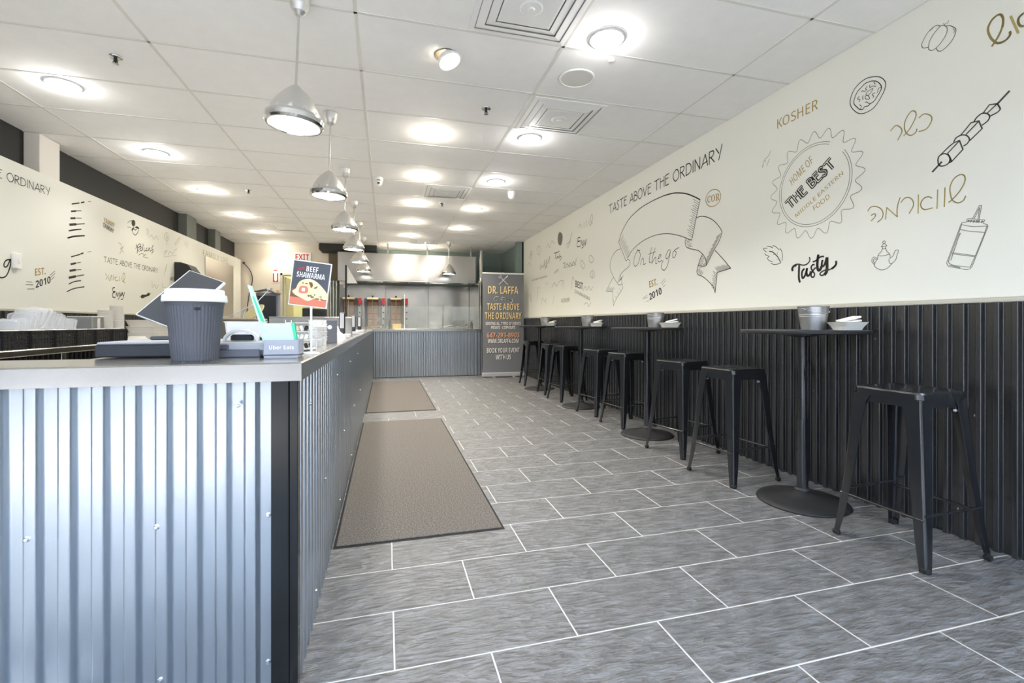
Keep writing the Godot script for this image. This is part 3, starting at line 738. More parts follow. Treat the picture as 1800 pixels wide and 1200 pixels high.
func tile_mesh(wd: float, dp: float, vr: int) -> ArrayMesh:
	# a slate tile with chamfered rim, its top at y = 0; UVs in metres with an offset of its own
	var st := SurfaceTool.new()
	st.begin(Mesh.PRIMITIVE_TRIANGLES)
	var off := Vector2(fmod(vr * 0.739, 1.0) * 3.0, fmod(vr * 0.377, 1.0) * 2.0)
	var h := [Vector2(wd / 2, dp / 2), Vector2(wd / 2 - 0.0015, dp / 2 - 0.0015)]
	var c := [Vector2(-1, -1), Vector2(1, -1), Vector2(1, 1), Vector2(-1, 1)]
	st.set_smooth_group(-1)
	var pt := func(k: int, l: int, y: float):
		var p: Vector2 = c[k] * h[l]
		st.set_uv(p + off)
		st.set_uv2(p * 0.9 + off * 1.7)
		st.add_vertex(Vector3(p.x, y, p.y))
	for f in [[0, 1, 2], [0, 2, 3]]:
		for k in f:
			pt.call(k, 1, 0.0)
	for k in 4:
		var j := (k + 1) % 4
		for q in [[k, 0, -0.0012], [j, 0, -0.0012], [j, 1, 0.0], [k, 0, -0.0012], [j, 1, 0.0], [k, 1, 0.0]]:
			pt.call(q[0], q[1], q[2])
		for q in [[k, 0, -0.01], [j, 0, -0.01], [j, 0, -0.0012], [k, 0, -0.01], [j, 0, -0.0012], [k, 0, -0.0012]]:
			pt.call(q[0], q[1], q[2])
	st.generate_normals()
	st.generate_tangents()
	return st.commit()

func screw(parent: Node3D, at: Vector3, out: Vector3, k := 1.0) -> void:
	var g := Geo.new()
	var bs := Basis(Quaternion(Vector3.UP, out))
	g.lathe([Vector2(0.0075, 0), Vector2(0.0075, 0.002), Vector2(0.005, 0.003), Vector2(0.0045, 0.007), Vector2(0, 0.0075)], 8, at, bs)
	part("screw", g, M.screw, parent)

# a drawing on a mural: strokes in millimetres along the wall and up it
func art(a: Array, panel: Node3D) -> void:
	var right: bool = a[2] > 0
	var x := 2.7962 if right else -2.9962
	var nrm := Vector3.LEFT if right else Vector3.RIGHT
	var g := Geo.new()
	for s in (a[3] as String).split(";", false):
		var f := s.split(" ", false)
		var mode := f[0].substr(0, 1)
		var wd := f[0].substr(1).to_float() * 0.001
		var p := []
		var flat := PackedVector2Array()
		for i in range(1, f.size() - 1, 2):
			p.append(Vector3(x, f[i + 1].to_float() * 0.001, f[i].to_float() * 0.001))
			flat.append(Vector2(p[-1].z, p[-1].y))
		if mode == "f":
			var c: Array = catmull(p, true, 4)
			flat.clear()
			for q in c.slice(0, c.size() - 1):
				flat.append(Vector2(q.z, q.y))
			var ids := Geometry2D.triangulate_polygon(flat)
			for i in range(0, ids.size(), 3):
				g.tri(Vector3(x, flat[ids[i]].y, flat[ids[i]].x), Vector3(x, flat[ids[i + 1]].y, flat[ids[i + 1]].x), Vector3(x, flat[ids[i + 2]].y, flat[ids[i + 2]].x), nrm)
			continue
		if mode != "l" and p.size() > 2:
			p = catmull(p, mode == "c")
		g.ribbon(p, wd * 1.2, nrm)
	part(a[0], g, M[a[1]], panel)

func lettering(t: Array, panel: Node3D) -> void:
	var right: bool = t[3] > 0
	var x := 2.7962 if right else -2.9962
	var du := Vector3.BACK if right else Vector3.FORWARD
	var an := deg_to_rad(t[8])
	var u := du * cos(an) + Vector3.UP * sin(an)
	var v := Vector3.UP * cos(an) - du * sin(an)
	var g := Geo.new()
	var o := Vector3(x, t[5], t[4])
	if t[0] == "thin":
		thin_letters(g, t[1], o, u, v, t[6], t[7], 0.0, 0.095)
	elif t[0] == "inline":
		thin_letters(g, t[1], o, u, v, t[6], t[7], t[9], 0.3)
	else:
		letters(g, t[1], t[0], o, u, v, t[6], t[7], t[9])
	part("lettering", g, M[t[2]], panel)
	if t[0] == "inline":
		var q := Geo.new()
		thin_letters(q, t[1], o + u.cross(v).normalized() * 0.0008, u, v, t[6], t[7], t[9], 0.085)
		part("lettering_inline", q, M.cream, panel)

func seal(panel: Node3D) -> void:
	var c := Vector3(2.7962, 2.008, -2.520)
	var g := Geo.new()
	var p := []
	for i in 161:
		var a := TAU * i / 160.0
		var r := 0.331 + 0.029 * cos(a * 20.0 + 0.55)
		p.append(c + Vector3(0, sin(a) * r, cos(a) * r))
	g.ribbon(p, 0.0035, Vector3.LEFT)
	part("seal_scallop", g, M.GREY, panel)
	g = Geo.new()
	for r in [0.277, 0.262]:
		p = []
		for i in 97:
			var a := lerpf(1.1, TAU + 0.62, i / 96.0)
			p.append(c + Vector3(0, sin(a) * r, cos(a) * r))
		g.ribbon(p, 0.0035, Vector3.LEFT)
	part("seal_ring", g, M.GREY, panel)

# ---------------------------------------------------------------- counters
func slab(g: Geo, outer: PackedVector2Array, inner: PackedVector2Array, y0: float, y1: float, b: float) -> void:
	var cw := Geometry2D.is_polygon_clockwise(outer)
	for i in outer.size():
		var j := (i + 1) % outer.size()
		var p := outer[i]
		var q := outer[j]
		var nr := Vector2(q.y - p.y, p.x - q.x) * (-1.0 if cw else 1.0)
		var o := Vector3(nr.x, 0, nr.y).normalized()
		g.quad(Vector3(p.x, y0, p.y), Vector3(q.x, y0, q.y), Vector3(q.x, y1 - b, q.y), Vector3(p.x, y1 - b, p.y), o)
		g.quad(Vector3(p.x, y1 - b, p.y), Vector3(q.x, y1 - b, q.y), Vector3(inner[j].x, y1, inner[j].y), Vector3(inner[i].x, y1, inner[i].y), o + Vector3.UP)
	for s in [[inner, y1, Vector3.UP], [outer, y0, Vector3.DOWN]]:
		var ids := Geometry2D.triangulate_polygon(s[0])
		for i in range(0, ids.size(), 3):
			var t := []
			for k in 3:
				var v: Vector2 = s[0][ids[i + k]]
				t.append(Vector3(v.x, s[1], v.y))
			g.tri(t[0], t[1], t[2], s[2])

func counters() -> void:
	var g: Geo
	var sc := thing("service_counter", "long service counter clad in galvanised corrugated sheets with black corner trim", "counter")
	g = Geo.new()
	g.span(Vector3(-0.85, 0.0, -9.36), Vector3(-0.272, 0.905, -1.49))
	g.span(Vector3(-2.3, 0.0, -1.72), Vector3(-0.272, 0.905, -1.49))
	part("carcass", g, M.black_matte, sc)
	var z := -1.468
	var i := 0
	while z > -9.4:
		var ln := minf(0.9, z + 9.405)
		g = Geo.new()
		g.corrugate(Vector3(-0.27, 0.0, z), Vector3.FORWARD, Vector3.RIGHT, ln, 0.905, 0.021, 0.068, -1.468 - z)
		var sh := part("corrugated_sheet", g, M.galvanised, sc)
		for q in [[0.22, 0.8], [0.62, 0.42], [0.35, 0.1]]:
			if i < 4:
				screw(sh, Vector3(-0.25, q[1], z - q[0]), Vector3.RIGHT)
		z -= 0.9
		i += 1
	var x := -0.312
	for k in 3:
		g = Geo.new()
		g.corrugate(Vector3(x, 0.0, -1.487), Vector3.LEFT, Vector3.BACK, 0.68, 0.905, 0.021, 0.0725, 0.68 * k + 0.03)
		var sh := part("corrugated_sheet", g, M.galvanised, sc)
		if k < 2:
			for q in [[0.002, 0.522], [0.276, 0.519], [0.002, 0.103], [0.268, 0.103], [0.56, 0.52], [0.08, 0.84]]:
				screw(sh, Vector3(x - q[0] - 0.012, q[1], -1.467), Vector3.BACK)
		x -= 0.68
	g = Geo.new()
	g.span(Vector3(-0.318, 0.0, -1.5), Vector3(-0.271, 0.905, -1.459), 0.0015)
	g.span(Vector3(-0.2705, 0.0, -1.5), Vector3(-0.2475, 0.905, -1.462), 0.0015)
	part("corner_trim", g, M.black_gloss, sc)
	g = Geo.new()
	var b := 0.004
	slab(g, PackedVector2Array([Vector2(-0.236, -1.45), Vector2(-0.236, -9.36), Vector2(-0.9, -9.36), Vector2(-0.9, -1.75), Vector2(-2.3, -1.75), Vector2(-2.3, -1.45)]),
		PackedVector2Array([Vector2(-0.236 - b, -1.45 - b), Vector2(-0.236 - b, -9.36 + b), Vector2(-0.9 + b, -9.36 + b), Vector2(-0.9 + b, -1.75 + b), Vector2(-2.3 + b, -1.75 + b), Vector2(-2.3 + b, -1.45 - b)]), 0.905, 0.958, b)
	tag(part("counter_worktop", g, M.steel), "stainless steel L-shaped worktop of the long service counter", "worktop")
	# kitchen counter across the back
	var kc := thing("kitchen_counter", "low counter across the kitchen clad in galvanised corrugated sheets", "counter")
	g = Geo.new()
	g.span(Vector3(-0.25, 0.0, -9.98), Vector3(1.9, 0.905, -9.425))
	part("carcass", g, M.black_matte, kc)
	x = -0.245
	while x < 1.88:
		var ln := minf(0.72, 1.9 - x)
		g = Geo.new()
		g.corrugate(Vector3(x, 0.012, -9.422), Vector3.RIGHT, Vector3.BACK, ln, 0.893, 0.021, 0.068, x)
		part("corrugated_sheet", g, M.galvanised, kc)
		x += 0.72
	g = Geo.new()
	g.span(Vector3(1.895, 0.0, -9.98), Vector3(1.925, 0.905, -9.4), 0.003)
	part("end_trim", g, M.steel, kc)
	g = Geo.new()
	g.span(Vector3(-0.9, 0.906, -10.05), Vector3(1.93, 0.957, -9.365), 0.004)
	tag(part("kitchen_worktop", g, M.steel), "stainless steel worktop on the low kitchen counter", "worktop")

# ---------------------------------------------------------------- kitchen
func kitchen() -> void:
	var g: Geo
	var ho := thing("exhaust_hood", "wide polished stainless exhaust hood over the shawarma grills", "hood")
	g = Geo.new()
	g.span(Vector3(-0.98, 1.99, -10.32), Vector3(1.95, 2.56, -10.3), 0.003)
	part("front_panel", g, M.steel, ho)
	g = Geo.new()
	g.span(Vector3(-0.98, 2.54, -11.29), Vector3(1.95, 2.56, -10.32))
	part("top_panel", g, M.steel, ho)
	for s in [-0.98, 1.93]:
		g = Geo.new()
		g.span(Vector3(s, 1.99, -11.29), Vector3(s + 0.02, 2.54, -10.32), 0.003)
		part("side_panel", g, M.steel, ho)
	g = Geo.new()
	g.span(Vector3(-0.98, 1.965, -10.36), Vector3(1.95, 1.99, -10.295), 0.006)
	part("drip_lip", g, M.chrome, ho)
	for k in 6:
		g = Geo.new()
		var bs := Basis(Vector3.RIGHT, deg_to_rad(40))
		var c := Vector3(-0.72 + 0.48 * k, 2.2, -10.95)
		g.box(c, Vector3(0.46, 0.5, 0.02), 0.003, bs)
		for j in 6:
			g.box(c + bs * Vector3(-0.19 + 0.076 * j, 0, 0.018), Vector3(0.04, 0.46, 0.016), 0.003, bs)
		part("baffle_filter", g, M.steel, ho)
	for s in [-0.1, 1.35]:
		g = Geo.new()
		g.lathe([Vector2(0.0, -0.13), Vector2(0.045, -0.11), Vector2(0.05, -0.04), Vector2(0.04, 0.0)], 16, Vector3(s, 2.26, -10.55), Basis.IDENTITY, false)
		part("hood_lamp", g, M.lamp_cool, ho)
		spot(ho, Vector3(s, 2.1, -10.55), COOL, 0.22, 0.05, 70.0)
	for s in [0.03, 0.86, 1.83]:
		g = Geo.new()
		g.span(Vector3(s - 0.02, 2.56, -10.35), Vector3(s + 0.02, 2.78, -10.32), 0.003)
		part("hanger_strap", g, M.steel, ho)
	var du := Geo.new()
	du.span(Vector3(-1.4, 2.64, -11.19), Vector3(-0.19, 2.787, -10.68), 0.02)  # dark box in place of the unlit void where ceiling is missing
	tag(part("ceiling_void_box", du, M.black_band), "dark box standing in for a shaded duct at the ceiling left of the exhaust hood", "cavity")
	var bp := thing("backsplash", "stainless steel backsplash sheets behind the shawarma grills", "backsplash")
	for k in 3:
		g = Geo.new()
		g.span(Vector3(-1.0 + 0.985 * k, 0.9, -11.298), Vector3(-0.02 + 0.985 * k, 1.96, -11.285), 0.002)
		part("steel_sheet", g, M.steel, bp)
	g = Geo.new()
	g.span(Vector3(1.955, 0.9, -11.28), Vector3(1.968, 1.96, -9.99), 0.002)
	part("side_sheet", g, M.steel, bp)
	var cp := Geo.new()
	cp.span(Vector3(1.97, 0.0, -10.02), Vector3(2.03, 2.66, -9.96), 0.012)
	cp.span(Vector3(1.94, 0.96, -10.0), Vector3(1.97, 2.0, -9.97), 0.008)
	tag(part("corner_post", cp, M.chrome), "chrome corner post at the right end of the kitchen", "post")
	# steel partition at the left end of the kitchen
	var pn := thing("kitchen_partition", "grey steel partition at the left end of the kitchen", "partition")
	g = Geo.new()
	g.span(Vector3(-1.24, 2.0, -11.28), Vector3(-1.02, 2.66, -11.1), 0.004)
	part("tan_box", g, M.brown, pn)
	g = Geo.new()
	g.span(Vector3(-1.02, 0.0, -11.28), Vector3(-0.9, 2.0, -11.1), 0.004)
	part("grey_panel", g, M.light_plastic, pn)
	for k in 3:
		g = Geo.new()
		g.tube([Vector3(-1.2 + 0.06 * k, 0, -11.05), Vector3(-1.2 + 0.06 * k, 2.02, -11.05)], 0.022, 10)
		part("pipe", g, M.chrome, pn)
	g = Geo.new()
	g.box(Vector3(-0.95, 1.98, -11.0), Vector3(0.11, 0.1, 0.08), 0.01)
	g.box(Vector3(-0.91, 1.9, -11.0), Vector3(0.03, 0.08, 0.05), 0.01)
	part("switch_box", g, M.white_plastic, pn)
	var tb := thing("steel_table", "stainless steel work table under the shawarma grills", "table")
	g = Geo.new()
	g.span(Vector3(-0.88, 0.91, -11.27), Vector3(1.94, 0.945, -10.45), 0.004)
	part("table_top", g, M.steel, tb)
	for s in [Vector2(-0.84, -10.52), Vector2(1.88, -10.52), Vector2(-0.84, -11.2), Vector2(1.88, -11.2)]:
		g = Geo.new()
		g.tube([Vector3(s.x, 0, s.y), Vector3(s.x, 0.91, s.y)], 0.02, 10)
		part("leg", g, M.steel, tb)
	# vertical grills
	var names := ["leftmost shawarma grill beside the dark glass post", "shawarma grill in the middle of the three", "rightmost shawarma grill next to the bare steel backsplash"]
	var first: Node3D = null
	for k in 3:
		var at := Vector3(-0.81 + 0.51 * k, 0.945, -10.9)
		if first:
			copy_of(first, "shawarma_grill", "tall steel " + names[k], at)
		else:
			first = grill("tall steel " + names[0], at)
	# sneeze guard
	var sg := thing("sneeze_guard", "clear glass guard standing along the kitchen counter", "glass guard")
	for p in [[-0.73, -0.4], [-0.37, 0.33], [0.36, 1.09], [1.12, 1.88]]:
		g = Geo.new()
		g.span(Vector3(p[0], 0.957, -9.462), Vector3(p[1], 1.41, -9.456), 0.001)
		part("pane", g, M.glass, sg)
	g = Geo.new()
	g.span(Vector3(-0.765, 0.957, -9.48), Vector3(-0.735, 2.185, -9.44), 0.004)
	part("post", g, M.black_band, sg)
	g = Geo.new()
	g.prism(PackedVector2Array([Vector2(-0.73, 2.17), Vector2(-0.73, 1.84), Vector2(-0.54, 1.84)]), Vector3(0, 0, -9.465), Vector3.RIGHT, Vector3.UP, Vector3.BACK, 0.01)
	part("side_wing", g, M.white_plastic, sg)
	for s in [0.345, 1.105, 1.89]:
		g = Geo.new()
		g.tube([Vector3(s, 0.957, -9.46), Vector3(s, 1.44 if s > 0.4 else 1.64, -9.46)], 0.008, 8)
		part("upright", g, M.white_plastic if s < 0.4 else M.chrome, sg)
	# small things on the kitchen worktop
	for p in [[1.2, 0], [1.52, 1]]:
		var pa := thing("food_pan", ["shallow steel food pan on the kitchen counter, left of the pair", "shallow steel food pan on the kitchen counter beside the dark bottle"][p[1]], "pan", Vector3(p[0], 0.957, -9.7), 0, "steel food pans")
		g = Geo.new()
		g.span(Vector3(-0.13, 0, -0.1), Vector3(0.13, 0.035, 0.1), 0.008)
		part("pan", g, M.steel, pa)
		g = Geo.new()
		g.box(Vector3(0, 0.05, 0), Vector3(0.25, 0.014, 0.19), 0.006, Basis(Vector3.BACK, 0.12))
		part("lid", g, M.chrome, pa)
		g = Geo.new()
		g.box(Vector3(0.1, 0.075, 0), Vector3(0.03, 0.04, 0.02), 0.006)
		part("handle", g, M.black_matte, pa)
	bottle("dark squeeze bottle on the kitchen counter right of the food pans", Vector3(1.72, 0.957, -9.62), 0.028, 0.15)
	bottle("dark squeeze bottle on the kitchen counter left of the cardboard box", Vector3(0.06, 0.957, -9.66), 0.026, 0.18)
	var bx := thing("cardboard_box", "small open cardboard box on the kitchen counter", "box", Vector3(0.2, 0.957, -9.72), 8)
	g = Geo.new()
	g.span(Vector3(-0.08, 0, -0.08), Vector3(0.08, 0.1, 0.08), 0.002)
	part("body", g, M.cardboard, bx)
	g = Geo.new()
	g.box(Vector3(0.11, 0.075, 0), Vector3(0.09, 0.004, 0.15), 0.001, Basis(Vector3.BACK, -0.6))
	part("flap", g, M.cardboard, bx)
	var bd := thing("cutting_boards", "brown cutting boards stacked at the left end of the kitchen counter", "boards", Vector3(-0.26, 0.957, -9.7))
	for k in 3:
		g = Geo.new()
		g.box(Vector3(0.01 * k, 0.012 + 0.022 * k, 0), Vector3(0.3 - 0.03 * k, 0.02, 0.2), 0.004)
		part("board", g, M.brown if k != 1 else M.poster_brown, bd)

func bottle(label: String, at: Vector3, r: float, h: float) -> void:
	var b := thing("squeeze_bottle", label, "bottle", at)
	var g := Geo.new()
	g.lathe([Vector2(0, 0), Vector2(r, 0.0), Vector2(r, h * 0.75), Vector2(r * 0.75, h * 0.82)], 14)
	part("body", g, M.dark_plastic, b)
	g = Geo.new()
	g.lathe([Vector2(r * 0.8, h * 0.8), Vector2(r * 0.8, h * 0.9), Vector2(r * 0.25, h * 0.93), Vector2(r * 0.12, h * 1.08), Vector2(0, h * 1.08)], 12)
	part("cap", g, M.black_matte, b)

func grill(label: String, at: Vector3) -> Node3D:
	var o := thing("shawarma_grill", label, "grill", at, 0, "shawarma grills")
	var g := Geo.new()
	g.span(Vector3(-0.2, 0, -0.2), Vector3(0.2, 0.05, 0.25), 0.006)
	part("base_pan", g, M.steel, o)
	g = Geo.new()
	g.span(Vector3(-0.12, 0.05, -0.16), Vector3(0.12, 0.66, -0.12), 0.003)
	part("back_panel", g, M.poster_brown, o)
	for k in 4:
		for s in [-0.055, 0.055]:
			g = Geo.new()
			g.box(Vector3(s, 0.14 + 0.135 * k, -0.11), Vector3(0.1, 0.125, 0.03), 0.006)
			part("heater", g, M.brick_heat, o)
	for s in [-1.0, 1.0]:
		g = Geo.new()
		g.box(Vector3(0.155 * s, 0.37, -0.1), Vector3(0.065, 0.64, 0.012), 0.003, Basis(Vector3.UP, -0.35 * s))
		part("side_shield", g, M.mid_plastic, o)
	g = Geo.new()
	g.span(Vector3(-0.12, 0.66, -0.17), Vector3(0.12, 0.7, 0.08), 0.006)
	part("top_plate", g, M.poster_tan, o)
	g = Geo.new()
	g.lathe([Vector2(0.006, 0.05), Vector2(0.006, 0.72), Vector2(0.0, 0.72)], 8)
	part("spit", g, M.chrome, o)
	g = Geo.new()
	g.lathe([Vector2(0.008, 0.7), Vector2(0.02, 0.715), Vector2(0.022, 0.73), Vector2(0.012, 0.748), Vector2(0, 0.75)], 12, Vector3.ZERO, Basis.IDENTITY, false)
	part("knob", g, M.black_matte, o)
	g = Geo.new()
	g.span(Vector3(0.205, 0.0, -0.14), Vector3(0.265, 0.54, 0.0), 0.004)
	part("control_column", g, M.steel, o)
	g = Geo.new()
	g.span(Vector3(0.205, 0.55, -0.14), Vector3(0.265, 0.69, 0.0), 0.004)
	part("red_cap", g, M.red, o)
	for k in 4:
		g = Geo.new()
		g.lathe([Vector2(0.018, 0), Vector2(0.016, 0.02), Vector2(0, 0.02)], 12, Vector3(0.235, 0.08 + 0.145 * k, 0.0), Basis(Vector3.RIGHT, PI / 2))
		part("dial", g, M.black_matte, o)
	return o

# ---------------------------------------------------------------- seating
func seating() -> void:
	var st := [[2.42, -1.665, 1.5, "black metal bar stool nearest the camera, right of the nearest bar table"], [2.35, -2.76, 6.0, "black metal bar stool just beyond the nearest bar table"],
		[2.40, -3.41, 12.0, "black metal bar stool just in front of the second bar table"], [2.468, -4.453, 8.0, "black metal bar stool just beyond the second bar table"],
		[2.47, -5.10, 10.0, "black metal bar stool just in front of the third bar table"], [2.45, -6.12, 8.0, "black metal bar stool just beyond the third bar table"],
		[2.48, -6.74, -2.0, "black metal bar stool just in front of the farthest bar table"], [2.49, -7.80, -4.0, "farthest black metal bar stool beside the roll-up banner"]]
	var s0: Node3D = null
	for s in st:
		if s0 == null:
			s0 = stool(s[3], Vector3(s[0], 0, s[1]), s[2])
		else:
			copy_of(s0, "bar_stool", s[3], Vector3(s[0], 0, s[1]), s[2])
	var tz := [-2.25, -3.98, -5.56, -7.23]
	var nm := ["nearest", "second", "third", "farthest"]
	var t0: Node3D = null
	var b0: Node3D = null
	var y0: Node3D = null
	var n0: Node3D = null
	for k in 4:
		var at := Vector3(2.418, 0, tz[k])
		var o := ["nearest bar table by the first stool", "second bar table from the front", "third bar table from the front", "farthest bar table next to the banner"][k] as String
		var lt := "round black bar table, " + o
		var lb := "galvanised napkin bucket on the %s bar table" % nm[k]
		var ly := "white boat-shaped paper tray on the %s bar table" % nm[k]
		var ln := "folded white napkins in the tray on the %s bar table" % nm[k]
		var tat := Vector3(2.57 if k == 0 else 2.56, 1.031, tz[k] + 0.16)
		if k == 0:
			t0 = bar_table(lt, at)
			b0 = bucket(lb, Vector3(2.5, 1.031, tz[k] + 0.0))
			y0 = paper_tray(ly, tat)
			n0 = napkins(ln, tat + Vector3(0, 0.004, 0))
		else:
			copy_of(t0, "bar_table", lt, at)
			copy_of(b0, "napkin_bucket", lb, Vector3(2.52, 1.031, tz[k] - 0.02))
			copy_of(y0, "paper_tray", ly, tat, -12.0 * k)
			copy_of(n0, "napkin_stack", ln, tat + Vector3(0, 0.004, 0), -12.0 * k)
	banner()
	for m in [[-2.345, -5.25, "long grey-brown floor mat nearest the entrance along the service counter"], [-5.78, -8.85, "grey-brown floor mat beyond the first mat, before the kitchen counter"]]:
		var o := thing("floor_mat", m[2], "mat", Vector3(0.175, 0, (m[0] + m[1]) * 0.5), 0.0, "floor mats along the counter")
		var ln: float = m[0] - m[1]
		var g := Geo.new()
		slab(g, PackedVector2Array([Vector2(-0.42, -ln / 2), Vector2(0.42, -ln / 2), Vector2(0.42, ln / 2), Vector2(-0.42, ln / 2)]), PackedVector2Array([Vector2(-0.405, -ln / 2 + 0.015), Vector2(0.405, -ln / 2 + 0.015), Vector2(0.405, ln / 2 - 0.015), Vector2(-0.405, ln / 2 - 0.015)]), 0.0005, 0.005, 0.004)
		part("rubber_edge", g, M.rubber, o)
		g = Geo.new()
		g.box(Vector3(0, 0.0065, 0), Vector3(0.815, 0.006, ln - 0.025), 0.003)
		part("pile", g, M.mat_pile, o)

func stool(label: String, at: Vector3, turn: float) -> Node3D:
	var o := thing("bar_stool", label, "stool", at, turn, "black metal bar stools")
	var g := Geo.new()
	# dished seat with a turned-down rim
	var rim := Geo.rounded(0.31, 0.31, 0.04, 5)
	var rows := []
	for q in [[1.0, 0.722], [1.0, 0.752], [0.985, 0.76], [0.9, 0.758], [0.6, 0.752], [0.16, 0.75]]:
		var r := []
		for p in rim:
			r.append(Vector3(p.x * q[0], q[1], p.y * q[0]))
		rows.append(r)
	for i in rows.size() - 1:
		g.smooth(20 + (0 if i < 1 else (1 if i < 2 else 2)))
		for k in rim.size():
			var j := (k + 1) % rim.size()
			var out := Vector3(rim[k].x, 0, rim[k].y) if i == 0 else Vector3(rim[k].x * 0.3, 0.3, rim[k].y * 0.3)
			g.quad(rows[i][k], rows[i][j], rows[i + 1][j], rows[i + 1][k], out)
	g.smooth(-1)
	part("seat", g, M.stool_black, o)
	# apron under the rim
	g = Geo.new()
	for k in 4:
		var bs := Basis(Vector3.UP, PI / 2 * k)
		g.prism(PackedVector2Array([Vector2(-0.128, 0.726), Vector2(0.128, 0.726), Vector2(0.11, 0.672), Vector2(0.085, 0.678), Vector2(0.07, 0.69), Vector2(-0.07, 0.69), Vector2(-0.085, 0.678), Vector2(-0.11, 0.672)]), bs * Vector3(0, 0, 0.1475), bs * Vector3.RIGHT, Vector3.UP, bs * Vector3.BACK, 0.003)
	part("apron", g, M.stool_black, o)
	for k in 4:
		var bs := Basis(Vector3.UP, PI / 2 * k)
		g = Geo.new()
		var rings := []
		var axis := []
		for q in [[0.0, 0.214, 0.03], [0.12, 0.2, 0.042], [0.35, 0.179, 0.054], [0.55, 0.166, 0.062], [0.69, 0.1555, 0.072], [0.728, 0.1535, 0.09]]:
			var w: float = q[2]
			var th := 0.0035
			var rr := 0.014
			var pl := []
			pl.append(Vector2(-w, 0))
			for a in 5:
				var t := PI / 2 * a / 4.0
				pl.append(Vector2(-rr + sin(t) * rr, -rr + cos(t) * rr))
			pl.append(Vector2(0, -w))
			pl.append(Vector2(-th, -w))
			for a in 5:
				var t := PI / 2 * (4 - a) / 4.0
				pl.append(Vector2(-rr + sin(t) * (rr - th), -rr + cos(t) * (rr - th)))
			pl.append(Vector2(-w, -th))
			var ring := []
			for p in pl:
				ring.append(bs * Vector3(q[1] + p.x, q[0], q[1] + p.y))
			rings.append(ring)
		# outward directions of the folded section are taken face by face
		for i in rings.size() - 1:
			for e in rings[i].size():
				var f: int = (e + 1) % rings[i].size()
				g.smooth(40 if e < 6 else (41 if e > 6 and e < 13 else 42))
				var out: Vector3 = (bs * Vector3(1, 0, 1)) if e < 6 else ((bs * Vector3(-1, 0, -1)) if e > 6 and e < 13 else (bs * (Vector3(0.2, 0, -1) if e == 6 else Vector3(-1, 0, 0.2))))
				g.quad(rings[i][e], rings[i][f], rings[i + 1][f], rings[i + 1][e], out)
		g.smooth(-1)
		var lg := part("leg", g, M.stool_black, o)
		g = Geo.new()
		g.box(bs * Vector3(0.2, 0.012, 0.2), Vector3(0.03, 0.024, 0.03), 0.006, bs)
		part("rubber_foot", g, M.rubber, lg)
		g = Geo.new()
		var ya := 0.235 if k & 1 else 0.215
		var e0 := 0.186
		g.tube([bs * Vector3(e0, ya, e0), bs * Vector3(e0, ya, -e0)], 0.0065, 8)
		part("stretcher", g, M.stool_black, o)
		g = Geo.new()
		g.box(bs * Vector3(0.095, 0.672, 0.14), Vector3(0.03, 0.012, 0.012), 0.003, bs)
		part("bumper_pad", g, M.light_plastic, o)
	g = Geo.new()
	g.box(Vector3(0, 0.7485, 0), Vector3(0.06, 0.006, 0.03), 0.002)
	part("hand_hole", g, M.black_matte, o)
	return o

func bar_table(label: String, at: Vector3) -> Node3D:
	var o := thing("bar_table", label, "table", at, 0.0, "round black bar tables")
	var g := Geo.new()
	g.lathe([Vector2(0, 1.009), Vector2(0.329, 1.009), Vector2(0.336, 1.014), Vector2(0.336, 1.026), Vector2(0.332, 1.031), Vector2(0, 1.031)], 56)
	part("table_top", g, M.black_matte, o)
	g = Geo.new()
	g.lathe([Vector2(0.03, 0.985), Vector2(0.105, 1.0), Vector2(0.108, 1.009)], 28)
	part("top_plate", g, M.black_metal, o)
	g = Geo.new()
	g.lathe([Vector2(0.031, 0.05), Vector2(0.031, 0.5), Vector2(0.027, 0.5), Vector2(0.027, 1.005)], 20)
	part("column", g, M.stool_black, o)
	g = Geo.new()
	g.lathe([Vector2(0.046, 0.06), Vector2(0.044, 0.068), Vector2(0.046, 0.074), Vector2(0.04, 0.084), Vector2(0.031, 0.086)], 20)
	part("collar", g, M.dark_plastic, o)
	g = Geo.new()
	g.lathe([Vector2(0, 0.0), Vector2(0.243, 0.0), Vector2(0.248, 0.004), Vector2(0.242, 0.012), Vector2(0.2, 0.022), Vector2(0.12, 0.036), Vector2(0.07, 0.05), Vector2(0.045, 0.064), Vector2(0.03, 0.066)], 48, Vector3.ZERO, Basis.IDENTITY, false)
	part("base", g, M.black_matte, o)
	return o

func bucket(label: String, at: Vector3) -> Node3D:
	var o := thing("napkin_bucket", label, "bucket", at, 0.0, "galvanised buckets on the bar tables")
	var g := Geo.new()
	g.lathe([Vector2(0, 0.004), Vector2(0.06, 0.004), Vector2(0.06, 0.0), Vector2(0.064, 0.0), Vector2(0.074, 0.075), Vector2(0.0752, 0.078), Vector2(0.0745, 0.081), Vector2(0.0762, 0.088), Vector2(0.0757, 0.092), Vector2(0.082, 0.137), Vector2(0.085, 0.14), Vector2(0.082, 0.143), Vector2(0.079, 0.139), Vector2(0.061, 0.008), Vector2(0, 0.008)], 36)
	part("pail", g, M.bucket, o)
	g = Geo.new()
	var p := []
	for i in 13:
		var a := PI * i / 12.0
		p.append(Vector3(cos(a) * 0.083, 0.128 - sin(a) * 0.03, sin(a) * 0.082))
	g.tube(p, 0.0016, 6)
	part("handle", g, M.chrome, o)
	return o

